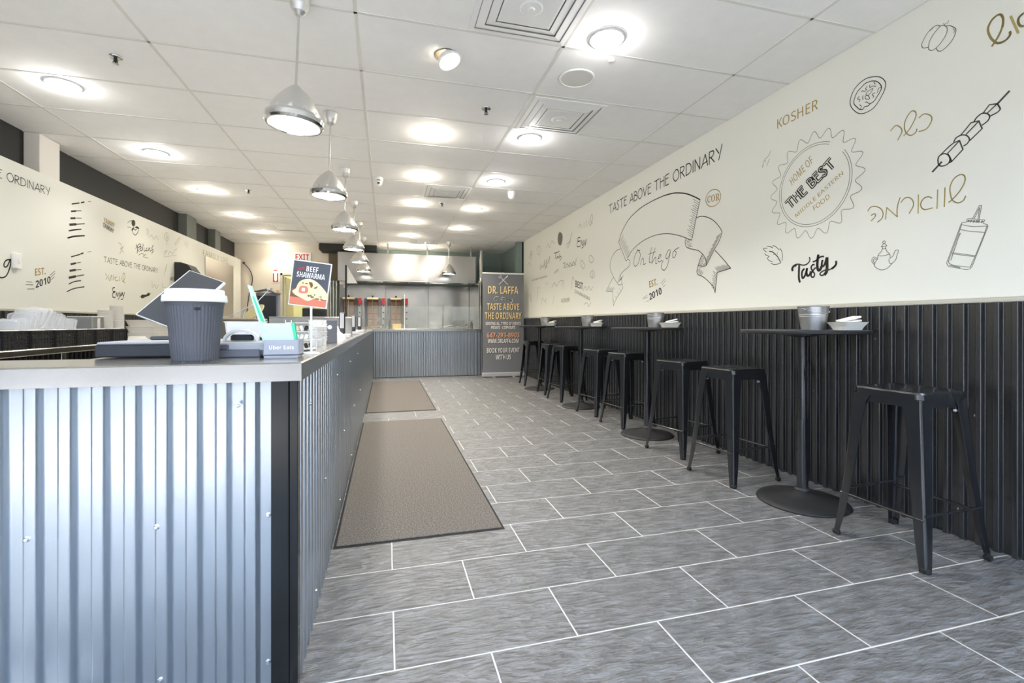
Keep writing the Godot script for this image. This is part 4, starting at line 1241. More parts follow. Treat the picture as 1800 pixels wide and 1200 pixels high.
func paper_tray(label: String, at: Vector3) -> Node3D:
	var o := thing("paper_tray", label, "tray", at, 0.0, "paper trays on the bar tables")
	var g := Geo.new()
	var rows := []
	for q in [[0.066, 0.045, 0.0], [0.082, 0.062, 0.042], [0.09, 0.07, 0.046], [0.087, 0.067, 0.043], [0.064, 0.043, 0.004]]:
		var r := []
		for p in Geo.rounded(q[0] * 2, q[1] * 2, 0.022, 4):
			r.append(Vector3(p.x, q[2], p.y))
		rows.append(r)
	for i in 4:
		g.smooth(30 + i)
		for k in rows[0].size():
			var j: int = (k + 1) % rows[0].size()
			var out: Vector3 = rows[0][k] * (1.0 if i < 2 else -1.0) + Vector3.UP * (0.05 if i > 0 else -0.02)
			g.quad(rows[i][k], rows[i][j], rows[i + 1][j], rows[i + 1][k], out)
	g.smooth(-1)
	for k in range(1, rows[0].size() - 1):
		g.tri(rows[0][0], rows[0][k], rows[0][k + 1], Vector3.DOWN)
		g.tri(rows[4][0], rows[4][k], rows[4][k + 1], Vector3.UP)
	part("shell", g, M.foam, o)
	return o

func napkins(label: String, at: Vector3) -> Node3D:
	var o := thing("napkin_stack", label, "napkins", at, 0.0, "napkins on the bar tables")
	for q in [[0.0, 0.02, 0.0, 0.0, 0.05], [0.01, 0.04, 0.01, 0.25, 0.14], [0.02, 0.056, -0.01, -0.3, 0.25]]:
		var g := Geo.new()
		g.box(Vector3(q[0], q[1] + 0.004, q[2]), Vector3(0.105, 0.012, 0.075), 0.004, Basis(Vector3.UP, q[3]) * Basis(Vector3.BACK, q[4]))
		part("napkin", g, M.white_paper, o)
	return o

func banner() -> void:
	var o := thing("roll_up_banner", "grey roll-up catering banner standing between kitchen counter and mural wall", "banner", Vector3(2.25, 0, -9.0), 0.0)
	var g := Geo.new()
	g.span(Vector3(-0.43, 0.012, -0.05), Vector3(0.43, 0.095, 0.05), 0.012)
	part("base", g, M.light_plastic, o)
	for s in [-0.2, 0.2]:
		g = Geo.new()
		g.box(Vector3(s, 0.007, 0.02), Vector3(0.05, 0.013, 0.18), 0.004)
		part("foot", g, M.light_plastic, o)
	g = Geo.new()
	g.span(Vector3(-0.43, 2.045, -0.012), Vector3(0.43, 2.075, 0.014), 0.006)
	part("top_rail", g, M.white_plastic, o)
	g = Geo.new()
	g.tube([Vector3(0, 0.09, -0.03), Vector3(0, 2.09, -0.03)], 0.009, 8)
	part("support_pole", g, M.light_plastic, o)
	g = Geo.new()
	g.span(Vector3(-0.422, 0.09, -0.002), Vector3(0.422, 2.048, 0.002))
	var sh := part("printed_sheet", g, M.banner_grey, o)
	var top := 2.07
	for t in [["DR. LAFFA", "bold", 0.62, 0.15, 1.655, "print_gold"], ["TASTE ABOVE", "bold", 0.66, 0.13, 1.335, "print_gold"], ["THE ORDINARY", "bold", 0.75, 0.13, 1.155, "print_gold"],
		["SERVING ALL TYPES OF EVENTS", "bold", 0.72, 0.06, 1.035, "print_white"], ["PRIVATE - CORPORATE", "bold", 0.5, 0.06, 0.955, "print_white"], ["647-293-8903", "bold", 0.67, 0.1, 0.785, "print_orange"],
		["WWW.DRLAFFA.COM", "bold", 0.63, 0.085, 0.675, "print_white"], ["BOOK YOUR EVENT", "bold", 0.67, 0.095, 0.485, "print_white"], ["WITH US", "bold", 0.31, 0.095, 0.35, "print_white"]]:
		g = Geo.new()
		letters(g, t[0], t[1], Vector3(-t[2] * 0.5 + 0.012, t[4] - 0.008, 0.0028), Vector3.RIGHT, Vector3.UP, t[2], t[3])
		part("lettering_shadow", g, M.print_black, sh)
		g = Geo.new()
		letters(g, t[0], t[1], Vector3(-t[2] * 0.5, t[4], 0.0036), Vector3.RIGHT, Vector3.UP, t[2], t[3])
		part("lettering", g, M[t[5]], sh)
	for q in [[0.0, "print_black", 0.018, 0.003], [0.0, "print_white", 0.011, 0.0038]]:
		g = Geo.new()
		var fork := [[-0.09, 1.84, 0.07, 2.0], [0.09, 1.84, -0.07, 2.0]]
		for f in fork:
			g.ribbon([Vector3(f[0], f[1], q[3]), Vector3(f[2], f[3], q[3])], q[2], Vector3.BACK)
		g.ribbon([Vector3(0.05, 1.98, q[3]), Vector3(0.09, 2.02, q[3])], q[2] * 2.4, Vector3.BACK)
		for d in [-0.02, 0.0, 0.02]:
			g.ribbon([Vector3(-0.05 + d, 1.98 + d, q[3]), Vector3(-0.085 + d, 2.015 + d, q[3])], q[2] * 0.7, Vector3.BACK)
		part("fork_and_spoon_mark", g, M[q[1]], sh)
	for q in [["print_black", 0.022, 0.003], ["print_white", 0.012, 0.0038]]:
		g = Geo.new()
		for w in ["-.1 1.6 -.16 1.6 -.2 1.55 -.17 1.52 -.12 1.54", "-.1 1.55 -.08 1.56 -.07 1.53 -.05 1.56 -.04 1.53", "-.02 1.6 -.03 1.53 0 1.55", "-.05 1.58 .02 1.585", ".01 1.55 .04 1.56 .03 1.53 .06 1.55 .07 1.56 .08 1.53", ".1 1.56 .1 1.53 .12 1.56 .14 1.55 .15 1.53", ".17 1.56 .16 1.54 .19 1.55 .18 1.5 .14 1.48"]:
			var f := floats(w)
			var p := []
			for i in range(0, f.size(), 2):
				p.append(Vector3(f[i], f[i + 1], q[2]))
			g.ribbon(catmull(p), q[1], Vector3.BACK)
		part("script_lettering", g, M[q[0]], sh)

# ---------------------------------------------------------------- ceiling
func spot(parent: Node3D, at: Vector3, col: Color, e: float, size: float, ang: float) -> void:
	var l := SpotLight3D.new()
	l.name = "lamp_light"
	l.light_color = col
	l.light_energy = e
	l.light_size = size
	l.spot_range = 14.0
	l.spot_angle = ang
	l.spot_attenuation = 2.0
	l.spot_angle_attenuation = 0.6
	l.shadow_enabled = true
	l.position = at
	l.rotation_degrees.x = -90
	parent.add_child(l, true)

func ceiling_fill(parent: Node3D, at: Vector3, col: Color, e: float, size: float) -> void:  # added omni with no bulb of its own, brightens the ceiling
	var l := OmniLight3D.new()
	l.name = "ceiling_fill_light"
	l.light_color = col
	l.light_energy = e
	l.light_size = size
	l.omni_range = 14.0
	l.omni_attenuation = 2.0
	l.shadow_enabled = true
	l.position = at
	parent.add_child(l, true)

func downlight(label: String, at: Vector3, r: float, warm: bool, grp: String, dim := 1.0) -> Node3D:
	var o := thing("ceiling_light", label, "ceiling light", at, 0.0, grp)
	var g := Geo.new()
	g.lathe([Vector2(r + 0.012, 0.0), Vector2(r + 0.012, -0.004), Vector2(r, -0.009), Vector2(r - 0.006, -0.006), Vector2(r - 0.006, 0.0)], 32)
	part("trim_ring", g, M.light_plastic if not warm else M.white_plastic, o)
	g = Geo.new()
	g.lathe([Vector2(0, -0.008), Vector2(r * 0.6, -0.0075), Vector2(r - 0.006, -0.005), Vector2(r - 0.006, 0.0)], 28, Vector3.ZERO, Basis.IDENTITY, false)
	part("lens", g, M.lamp_warm if warm else M.lamp_cool, o)
	spot(o, Vector3(0, -0.02, 0), WARM if warm else COOL, SPOT_POWER * dim * (0.7 if r < 0.09 else 1.0), r * 0.9, 64.0)
	ceiling_fill(o, Vector3(0, -0.05, 0), WARM if warm else COOL, CEILING_FILL_POWER, 0.04)
	return o

func ceiling_things() -> void:
	var g: Geo
	var nth := ["nearest", "second", "third", "fourth", "fifth", "farthest"]
	var zl := [-4.075, -5.465, -6.85, -8.3, -9.7, -10.9]
	for k in 6:
		downlight("round recessed downlight, %s in the row above the left prep counter" % nth[k], Vector3(-2.245, 2.79, zl[k]), 0.1, k > 1, "downlights along the left side", 0.36)
	var zr := [-2.567, -4.13, -5.51, -6.92, -8.4]
	nth = ["nearest", "second", "third", "fourth", "farthest"]
	for k in 5:
		downlight("round recessed downlight, %s in the row beside the mural wall" % nth[k], Vector3(1.287, 2.79, zr[k]), 0.1, k > 2, "downlights along the mural side")
	var zm := [-4.27, -5.54, -6.8, -8.07, -9.34]
	for k in 5:
		downlight("small warm downlight, %s in the row over the aisle" % nth[k], Vector3(0.4 + 0.01 * k, 2.79, zm[k]), 0.068, true, "small downlights over the aisle")
	downlight("round downlight before the exhaust hood, left of the pair", Vector3(0.257, 2.79, -10.6), 0.1, true, "downlights before the hood", 0.45)
	downlight("round downlight before the exhaust hood, right of the pair", Vector3(0.861, 2.79, -10.6), 0.1, true, "downlights before the hood", 0.45)
	# the one that hangs out of its hole
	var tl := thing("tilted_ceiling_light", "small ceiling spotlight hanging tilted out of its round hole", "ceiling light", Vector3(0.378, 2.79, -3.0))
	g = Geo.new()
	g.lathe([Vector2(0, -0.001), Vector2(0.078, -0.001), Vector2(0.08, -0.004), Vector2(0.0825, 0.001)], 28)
	part("hole_shade_disc", g, M.brown, tl)  # flat brown disc, the shade inside the hole put into its colour
	var bs := Basis(Vector3(0.55, 0, -0.83).normalized(), deg_to_rad(-24)) 
	g = Geo.new()
	g.lathe([Vector2(0.06, 0.03), Vector2(0.075, 0.004), Vector2(0.08, -0.006), Vector2(0.07, -0.012), Vector2(0.066, -0.008)], 28, Vector3(0.01, -0.038, 0.02), bs)
	part("trim_ring", g, M.white_plastic, tl)
	g = Geo.new()
	g.lathe([Vector2(0, -0.009), Vector2(0.066, -0.009), Vector2(0.06, 0.0)], 24, Vector3(0.01, -0.038, 0.02), bs)
	part("lens", g, M.lamp_warm, tl)
	g = Geo.new()
	g.tube([Vector3(-0.055, 0, -0.02), Vector3(-0.07, -0.03, 0.02)], 0.002, 6)
	part("spring_clip", g, M.chrome, tl)
	spot(tl, Vector3(0.01, -0.065, 0.02), WARM, SPOT_POWER * 0.6, 0.05, 64.0)
	# pendants
	var pz := [-2.66, -4.07, -5.49, -6.92, -8.35, -9.8]
	var pn := ["nearest to the entrance", "second from the entrance", "third from the entrance", "fourth from the entrance", "fifth from the entrance", "last before the kitchen"]
	for k in 6:
		pendant("brushed metal dome pendant over the service counter, " + pn[k], Vector3(-0.442, 2.79, pz[k]), [2.2, 1.2, 0.6, 0.3, 0.0, 0.0][k], "pendants over the service counter")
	pendant("brushed metal dome pendant hanging alone before the right half of the exhaust hood", Vector3(1.275, 2.79, -9.85), 0.0, "")
	# air diffusers
	var vn := ["square white air diffuser at the top edge of the view", "square white air diffuser beside the ceiling speaker", "square white air diffuser in the middle of the ceiling between downlight rows",
		"square white air diffuser above the left prep area", "square white air diffuser before the exhaust hood"]
	var vp := [Vector3(0.758, 0, -2.405), Vector3(1.395, 0, -3.66), Vector3(0.76, 0, -6.13), Vector3(-1.71, 0, -9.15), Vector3(0.76, 0, -9.92)]
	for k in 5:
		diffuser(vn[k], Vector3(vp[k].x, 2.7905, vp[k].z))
	# sprinklers
	var sn := ["ceiling sprinkler near the left downlights by the entrance", "ceiling sprinkler between the small downlight and the diffuser", "ceiling sprinkler behind the middle diffuser", "ceiling sprinkler far back on the left side", "tiny concealed sprinkler beside the nearest mural-side downlight"]
	var sp := [Vector3(-1.69, 0, -3.57), Vector3(0.77, 0, -3.65), Vector3(0.77, 0, -6.7), Vector3(-1.72, 0, -6.69), Vector3(1.42, 0, -2.77)]
	for k in 5:
		var o := thing("sprinkler", sn[k], "sprinkler", Vector3(sp[k].x, 2.79, sp[k].z), 0.0, "ceiling sprinklers")
		var sc := 1.0 if k < 4 else 0.5
		g = Geo.new()
		g.lathe([Vector2(0.038 * sc, 0.0), Vector2(0.036 * sc, -0.006), Vector2(0.02 * sc, -0.009), Vector2(0, -0.009)], 20)
		part("escutcheon", g, M.chrome if k < 4 else M.white_plastic, o)
		if k < 4:
			g = Geo.new()
			g.lathe([Vector2(0.01, -0.008), Vector2(0.01, -0.03), Vector2(0.005, -0.034), Vector2(0.005, -0.045)], 12)
			g.tube([Vector3(0.009, -0.025, 0), Vector3(0.013, -0.035, 0), Vector3(0.004, -0.046, 0)], 0.0025, 6)
			g.tube([Vector3(-0.009, -0.025, 0), Vector3(-0.013, -0.035, 0), Vector3(-0.004, -0.046, 0)], 0.0025, 6)
			part("frame", g, M.dark_plastic, o)
			g = Geo.new()
			g.lathe([Vector2(0, -0.045), Vector2(0.017, -0.045), Vector2(0.018, -0.048), Vector2(0, -0.049)], 14)
			part("deflector", g, M.chrome, o)
	# cameras and speaker
	for q in [[-0.09, -5.72, 0.0, "white dome security camera right of the pendants"], [1.58, -5.88, 0.0, "white dome security camera near the mural wall"]]:
		var o := thing("security_camera", q[3], "camera", Vector3(q[0], 2.79, q[1]), 0.0, "dome cameras")
		g = Geo.new()
		g.lathe([Vector2(0.05, 0), Vector2(0.052, -0.035), Vector2(0.045, -0.045)], 24)
		part("collar", g, M.white_plastic, o)
		g = Geo.new()
		g.lathe([Vector2(0.046, -0.044), Vector2(0.043, -0.07), Vector2(0.03, -0.092), Vector2(0.012, -0.103), Vector2(0, -0.104)], 20, Vector3.ZERO, Basis.IDENTITY, false)
		part("ball", g, M.white_plastic, o)
		if q[0] < 0.0:
			g = Geo.new()
			g.box(Vector3(0.0, -0.074, 0.042), Vector3(0.028, 0.018, 0.01), 0.004)
			part("lens", g, M.black_gloss, o)
			g = Geo.new()
			g.tube([Vector3(-0.02, -0.045, 0.046), Vector3(0, -0.036, 0.05), Vector3(0.02, -0.045, 0.046)], 0.004, 6)
			part("visor", g, M.dark_plastic, o)
	var s := thing("ceiling_speaker", "flat round white speaker grille in the ceiling by the second diffuser", "speaker", Vector3(1.29, 2.79, -3.035))
	g = Geo.new()
	g.lathe([Vector2(0.125, 0), Vector2(0.123, -0.006), Vector2(0.113, -0.008), Vector2(0.111, -0.005)], 40)
	part("rim", g, M.white_plastic, s)
	g = Geo.new()
	g.lathe([Vector2(0, -0.0055), Vector2(0.111, -0.005)], 32)
	part("grille", g, M.tee, s)

func pendant(label: String, at: Vector3, lean: float, grp: String) -> void:
	var o := thing("pendant_lamp", label, "pendant lamp", at, 0.0, grp)
	o.rotation_degrees.z = -lean
	var g := Geo.new()
	g.lathe([Vector2(0, -0.001), Vector2(0.056, -0.001), Vector2(0.055, -0.012), Vector2(0.048, -0.05), Vector2(0.034, -0.082), Vector2(0.016, -0.1), Vector2(0, -0.1)], 28)
	part("canopy", g, M.pendant, o)
	g = Geo.new()
	g.lathe([Vector2(0.006, -0.095), Vector2(0.006, -0.5)], 10)
	part("rod", g, M.chrome, o)
	g = Geo.new()
	g.lathe([Vector2(0.012, -0.47), Vector2(0.03, -0.485), Vector2(0.062, -0.515), Vector2(0.095, -0.558), Vector2(0.122, -0.606), Vector2(0.137, -0.642)], 48, Vector3.ZERO, Basis.IDENTITY, false)
	g.lathe([Vector2(0.137, -0.642), Vector2(0.132, -0.64), Vector2(0.118, -0.606), Vector2(0.091, -0.558), Vector2(0.05, -0.515), Vector2(0.0, -0.49)], 36, Vector3.ZERO, Basis.IDENTITY, false)
	part("shade", g, M.pendant, o)
	g = Geo.new()
	g.lathe([Vector2(0.136, -0.636), Vector2(0.143, -0.64), Vector2(0.146, -0.652), Vector2(0.144, -0.674), Vector2(0.136, -0.685), Vector2(0.126, -0.686), Vector2(0.124, -0.68), Vector2(0.13, -0.64)], 48)
	part("rim_band", g, M.chrome, o)
	g = Geo.new()
	g.lathe([Vector2(0, -0.679), Vector2(0.124, -0.679), Vector2(0.124, -0.668), Vector2(0, -0.668)], 40)
	part("diffuser", g, M.lamp_cool, o)
	spot(o, Vector3(0, -0.69, 0), COOL, SPOT_POWER * 0.8, 0.1, 66.0)

func diffuser(label: String, at: Vector3) -> void:
	var o := thing("air_diffuser", label, "air vent", at, 0.0, "square ceiling diffusers")
	var h := 0.298
	var c := [Vector2(-1, -1), Vector2(1, -1), Vector2(1, 1), Vector2(-1, 1)]
	# frame, two nested flared rings and the centre plate
	for q in [[0.298, -0.002, 0.266, -0.005, "frame"], [0.26, -0.002, 0.214, -0.01, "ring"], [0.207, -0.006, 0.162, -0.014, "ring"], [0.155, -0.013, 0.142, -0.016, "plate"]]:
		var g := Geo.new()
		for k in 4:
			var a: Vector2 = c[k]
			var b: Vector2 = c[(k + 1) % 4]
			g.quad(Vector3(a.x * q[0], q[1], a.y * q[0]), Vector3(b.x * q[0], q[1], b.y * q[0]), Vector3(b.x * q[2], q[3], b.y * q[2]), Vector3(a.x * q[2], q[3], a.y * q[2]), Vector3.DOWN)
			g.quad(Vector3(a.x * q[0], q[1], a.y * q[0]), Vector3(b.x * q[0], q[1], b.y * q[0]), Vector3(b.x * q[0], q[1] + 0.004, b.y * q[0]), Vector3(a.x * q[0], q[1] + 0.004, a.y * q[0]), Vector3(a.x + b.x, 0, a.y + b.y))
		if q[4] == "plate":
			g.quad(Vector3(-q[2], q[3], -q[2]), Vector3(q[2], q[3], -q[2]), Vector3(q[2], q[3], q[2]), Vector3(-q[2], q[3], q[2]), Vector3.DOWN)
		part(q[4], g, M.white_plastic, o)
	var g := Geo.new()
	g.lathe([Vector2(0.066, -0.0155), Vector2(0.055, -0.021), Vector2(0.02, -0.022), Vector2(0.014, -0.028), Vector2(0, -0.029)], 28)
	part("damper_cap", g, M.white_plastic, o)
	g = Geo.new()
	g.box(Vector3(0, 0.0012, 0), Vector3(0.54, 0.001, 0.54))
	part("gap_shade_sheet", g, M.light_plastic, o)  # grey sheet behind the rings, gives the gaps their shadow tone

# ---------------------------------------------------------------- things on the service counter
const CT := 0.958

func slanted(g: Geo, a: Vector3, b: Vector3, c: Vector3, th: float) -> void:
	# a thin slab on the parallelogram a, b, c
	var n := (a - b).cross(c - b).normalized()
	var d := a + c - b
	var m := n * th
	g.quad(a, b, c, d, -n)
	g.quad(a + m, b + m, c + m, d + m, n)
	for e in [[a, b], [b, c], [c, d], [d, a]]:
		var mid: Vector3 = (e[0] + e[1]) * 0.5 - (a + c) * 0.5
		g.quad(e[0], e[1], e[1] + m, e[0] + m, mid)

func counter_things() -> void:
	var g: Geo
	# the big cup
	var cup := thing("coffee_cup", "giant ribbed dark grey coffee cup with white lid on the near counter corner", "cup", Vector3(-0.562, CT, -1.62))
	g = Geo.new()
	g.lathe([Vector2(0, 0), Vector2(0.058, 0.0), Vector2(0.0595, 0.003), Vector2(0.0665, 0.087), Vector2(0.0735, 0.164)], 240, Vector3.ZERO, Basis.IDENTITY, true, 0.012, 48)
	part("ribbed_body", g, M.cup_grey, cup)
	g = Geo.new()
	g.lathe([Vector2(0.0738, 0.164), Vector2(0.077, 0.175), Vector2(0.078, 0.18)], 64)
	part("collar", g, M.cup_grey, cup)
	g = Geo.new()
	g.lathe([Vector2(0.07, 0.176), Vector2(0.083, 0.176), Vector2(0.0845, 0.179), Vector2(0.083, 0.195), Vector2(0.082, 0.197), Vector2(0.077, 0.199), Vector2(0.0765, 0.211), Vector2(0.0745, 0.2135), Vector2(0.07, 0.212), Vector2(0, 0.211)], 64)
	part("lid", g, M.white_plastic, cup)
	g = Geo.new()
	g.box(Vector3(0.028, 0.155, 0.067), Vector3(0.016, 0.008, 0.012), 0.003, Basis(Vector3.UP, 0.38))
	part("spill_mark", g, M.dark_plastic, cup)
	# drawer under the tablet
	var dr := thing("cash_drawer", "low dark slate cash drawer on the counter behind the giant cup", "cash drawer", Vector3(-0.66, CT, -1.9))
	g = Geo.new()
	g.span(Vector3(-0.225, 0.004, -0.15), Vector3(0.19, 0.044, 0.15), 0.004)
	part("case", g, M.dark_plastic, dr)
	g = Geo.new()
	g.span(Vector3(-0.222, 0.044, -0.15), Vector3(0.188, 0.052, 0.145), 0.003)
	part("lid", g, M.light_plastic, dr)
	g = Geo.new()
	g.lathe([Vector2(0.008, 0), Vector2(0.008, 0.004), Vector2(0, 0.005)], 12, Vector3(0.02, 0.026, 0.15), Basis(Vector3.RIGHT, PI / 2))
	part("lock", g, M.chrome, dr)
	# the tablet seen from behind
	var tb := thing("order_tablet", "dark order tablet with white edge leaning up behind the giant cup", "tablet")
	var ta := Vector3(-0.939, 1.103, -2.139)
	var tbv := Vector3(-0.805, 1.29, -2.268)
	var tc := Vector3(-0.656, 1.238, -2.186)
	g = Geo.new()
	slanted(g, ta, tbv, tc, 0.005)
	part("back_shell", g, M.tablet_grey, tb)
	var tn := (ta - tbv).cross(tc - tbv).normalized()
	g = Geo.new()
	var e1 := (ta - tbv).normalized() * 0.003
	var e2 := (tc - tbv).normalized() * 0.007
	var away := tn if tn.z < 0.0 else -tn
	slanted(g, ta + e1 - e2 + away * 0.006, tbv - e1 - e2 + away * 0.006, tc - e1 + e2 + away * 0.006, 0.009)
	part("white_bezel", g, M.white_plastic, tb)
	g = Geo.new()
	slanted(g, ta - e1 * 5 + e2 * 5 + away * 0.0135, tbv + e1 * 5 + e2 * 5 + away * 0.0135, tc + e1 * 5 - e2 * 5 + away * 0.0135, 0.001)
	part("screen", g, M.screen, tb)
	var mid := (ta + tc) * 0.5
	g = Geo.new()
	g.tube([mid - away * 0.004, mid + Vector3(0.03, -0.06, 0.06), Vector3(-0.74, CT + 0.06, -2.03)], 0.02, 10)
	part("stand_arm", g, M.tablet_grey, tb)
	g = Geo.new()
	g.box(Vector3(-0.74, CT + 0.058, -2.0), Vector3(0.16, 0.014, 0.1), 0.004)
	part("stand_foot", g, M.tablet_grey, tb)
	# receipt printer
	var pr := thing("receipt_printer", "grey receipt printer with raised paper curl between cup and leaflet box", "printer", Vector3(-0.455, CT, -1.765))
	g = Geo.new()
	g.span(Vector3(-0.08, 0.0, -0.08), Vector3(0.055, 0.027, 0.075), 0.004)
	g.box(Vector3(0.055, 0.014, 0.02), Vector3(0.03, 0.02, 0.1), 0.006, Basis(Vector3.UP, 0.3))
	part("base", g, M.mid_plastic, pr)
	g = Geo.new()
	g.box(Vector3(-0.005, 0.04, -0.01), Vector3(0.15, 0.03, 0.16), 0.008, Basis(Vector3.RIGHT, 0.1))
	part("cover", g, M.light_plastic, pr)
	g = Geo.new()
	g.box(Vector3(-0.055, 0.036, 0.072), Vector3(0.035, 0.016, 0.012), 0.003)
	part("button_panel", g, M.mid_plastic, pr)
	g = Geo.new()
	var arc := []
	for i in 15:
		var a := PI * i / 14.0
		arc.append(Vector3(-0.02 - cos(a) * 0.055, 0.052 + sin(a) * 0.04, 0.0))
	for i in 14:
		var w := Vector3(0, 0, 0.012)
		var h: Vector3 = (arc[i] - Vector3(-0.02, 0.045, 0)).normalized()
		g.quad(arc[i] - w, arc[i + 1] - w, arc[i + 1] + w, arc[i] + w, h)
		g.quad(arc[i] - w - h * 0.008, arc[i + 1] - w - h * 0.008, arc[i + 1] + w - h * 0.008, arc[i] + w - h * 0.008, -h)
		g.quad(arc[i] + w, arc[i + 1] + w, arc[i + 1] + w - h * 0.008, arc[i] + w - h * 0.008, Vector3.BACK)
		g.quad(arc[i] - w, arc[i + 1] - w, arc[i + 1] - w - h * 0.008, arc[i] - w - h * 0.008, Vector3.FORWARD)
	part("paper_cover", g, M.white_plastic, pr)
	g = Geo.new()
	g.box(Vector3(-0.02, 0.062, -0.01), Vector3(0.07, 0.024, 0.02), 0.006)
	part("paper_roll_housing", g, M.dark_plastic, pr)
	# paper bag / receipt sheet
	var sh := Geo.new()
	for i in 12:
		var t0 := i / 12.0
		var t1 := (i + 1) / 12.0
		var y0 := 0.085 * sin(t0 * 2.2) * (1.0 - t0 * 0.3)
		var y1 := 0.085 * sin(t1 * 2.2) * (1.0 - t1 * 0.3)
		var a := Vector3(-0.46 + 0.09 * t0, CT + 0.004 + y0, -1.9 + 0.1 * t0)
		var b := Vector3(-0.46 + 0.09 * t1, CT + 0.004 + y1, -1.9 + 0.1 * t1)
		var w := Vector3(0.02, 0.006, -0.06)
		sh.quad(a - w, b - w, b + w, a + w, Vector3.UP)
		sh.quad(a - w - Vector3(0, 0.001, 0), b - w - Vector3(0, 0.001, 0), b + w - Vector3(0, 0.001, 0), a + w - Vector3(0, 0.001, 0), Vector3.DOWN)
	tag(part("receipt_sheet", sh, M.white_paper), "curled white receipt sheet beside the leaflet box", "paper")
	# clear container and brown box behind
	var cc := thing("clear_container", "clear plastic container behind the receipt printer", "container", Vector3(-0.574, CT, -2.2))
	g = Geo.new()
	var lo := Geo.rounded(0.18, 0.12, 0.02)
	var rows := []
	for q in [[0.66, 0.0], [0.8, 0.116], [0.85, 0.12], [0.8, 0.114], [0.64, 0.004]]:
		var r := []
		for p in lo:
			r.append(Vector3(p.x * q[0], q[1], p.y * q[0]))
		rows.append(r)
	for i in 4:
		for k in lo.size():
			var j := (k + 1) % lo.size()
			g.quad(rows[i][k], rows[i][j], rows[i + 1][j], rows[i + 1][k], Vector3(lo[k].x, 0, lo[k].y) * (1.0 if i < 2 else -1.0))
	part("tub", g, M.clear_plastic, cc)
	var bb := thing("brown_box", "brown box behind the clear container on the service counter", "box", Vector3(-0.73, CT, -2.55))
	g = Geo.new()
	g.span(Vector3(-0.12, 0, -0.09), Vector3(0.14, 0.135, 0.09), 0.004)
	part("body", g, M.brown, bb)
	g = Geo.new()
	g.lathe([Vector2(0.02, 0), Vector2(0.02, 0.012), Vector2(0, 0.012)], 16, Vector3(0.07, 0.04, 0.09), Basis(Vector3.RIGHT, PI / 2))
	part("white_disc", g, M.white_plastic, bb)
	# leaflet box with mint leaflets
	var lb := thing("leaflet_box", "grey delivery-brand leaflet box at the counter corner holding mint green leaflets", "leaflet box", Vector3(-0.33, CT, -1.7))
	g = Geo.new()
	g.span(Vector3(-0.053, 0.006, 0.04), Vector3(0.053, 0.058, 0.044), 0.0015)
	g.span(Vector3(-0.053, 0.006, -0.044), Vector3(0.053, 0.058, -0.04), 0.0015)
	g.span(Vector3(-0.053, 0.006, -0.044), Vector3(-0.05, 0.058, 0.044), 0.001)
	g.span(Vector3(0.05, 0.006, -0.044), Vector3(0.053, 0.058, 0.044), 0.001)
	g.span(Vector3(-0.053, 0.006, -0.044), Vector3(0.053, 0.01, 0.044))
	part("tray", g, M.uber_grey, lb)
	g = Geo.new()
	g.span(Vector3(-0.052, 0.0, -0.042), Vector3(0.05, 0.006, 0.042), 0.001)
	part("foot", g, M.light_plastic, lb)
	g = Geo.new()
	letters(g, "Uber Eats", "bold", Vector3(-0.036, 0.0275, 0.0448), Vector3.RIGHT, Vector3.UP, 0.074, 0.0125)
	part("lettering", g, M.print_white, lb)
	var lf := thing("leaflets", "mint green leaflets standing in the grey leaflet box", "leaflets", Vector3(-0.33, CT, -1.7), 0.0, "")
	g = Geo.new()
	g.prism(PackedVector2Array([Vector2(-0.048, 0.012), Vector2(0.044, 0.012), Vector2(0.028, 0.112), Vector2(-0.064, 0.112)]), Vector3(0, 0, 0.018), Vector3.RIGHT, Vector3.UP, Vector3(0, 0, 1), 0.006)
	part("front_leaflet", g, M.mint, lf)
	g = Geo.new()
	g.prism(PackedVector2Array([Vector2(0.044, 0.012), Vector2(0.05, 0.012), Vector2(0.036, 0.114), Vector2(0.026, 0.114)]), Vector3(0, 0, 0.008), Vector3.RIGHT, Vector3.UP, Vector3(0, 0, 1), 0.02)
	part("leaflet_edge", g, M.mint_deep, lf)
	g = Geo.new()
	g.prism(PackedVector2Array([Vector2(-0.054, 0.012), Vector2(-0.046, 0.03), Vector2(-0.0585, 0.112), Vector2(-0.101, 0.236), Vector2(-0.106, 0.236), Vector2(-0.072, 0.112)]), Vector3(0, 0, -0.02), Vector3.RIGHT, Vector3.UP, Vector3(0, 0, 1), 0.036)
	part("tall_leaflet", g, M.mint, lf)
	g = Geo.new()
	g.prism(PackedVector2Array([Vector2(-0.066, 0.118), Vector2(-0.056, 0.116), Vector2(-0.087, 0.2), Vector2(-0.092, 0.2)]), Vector3(0, 0, 0.0163), Vector3.RIGHT, Vector3.UP, Vector3(0, 0, 1), 0.001)
	part("mint_band", g, M.mint_deep, lf)
	# beef shawarma sign
	var sg := thing("counter_sign", "small framed beef shawarma poster on a thin white pole at the counter edge", "sign", Vector3(-0.268, CT, -1.85))
	g = Geo.new()
	g.lathe([Vector2(0, 0), Vector2(0.029, 0), Vector2(0.029, 0.004), Vector2(0.006, 0.008)], 24)
	part("base", g, M.white_plastic, sg)
	g = Geo.new()
	g.tube([Vector3(0, 0.005, 0), Vector3(0, 0.18, 0)], 0.0042, 10)
	part("pole", g, M.white_plastic, sg)
	var bd := Node3D.new()
	bd.name = "poster_board"
	sg.add_child(bd, true)
	bd.position = Vector3(-0.003, 0.256, 0.0)
	bd.rotation_degrees = Vector3(0, -8, -7)
	bd.scale = Vector3(0.94, 0.975, 1.0)
	g = Geo.new()
	g.box(Vector3.ZERO, Vector3(0.146, 0.172, 0.006), 0.002)
	part("frame", g, M.white_plastic, bd)
	poster(bd)
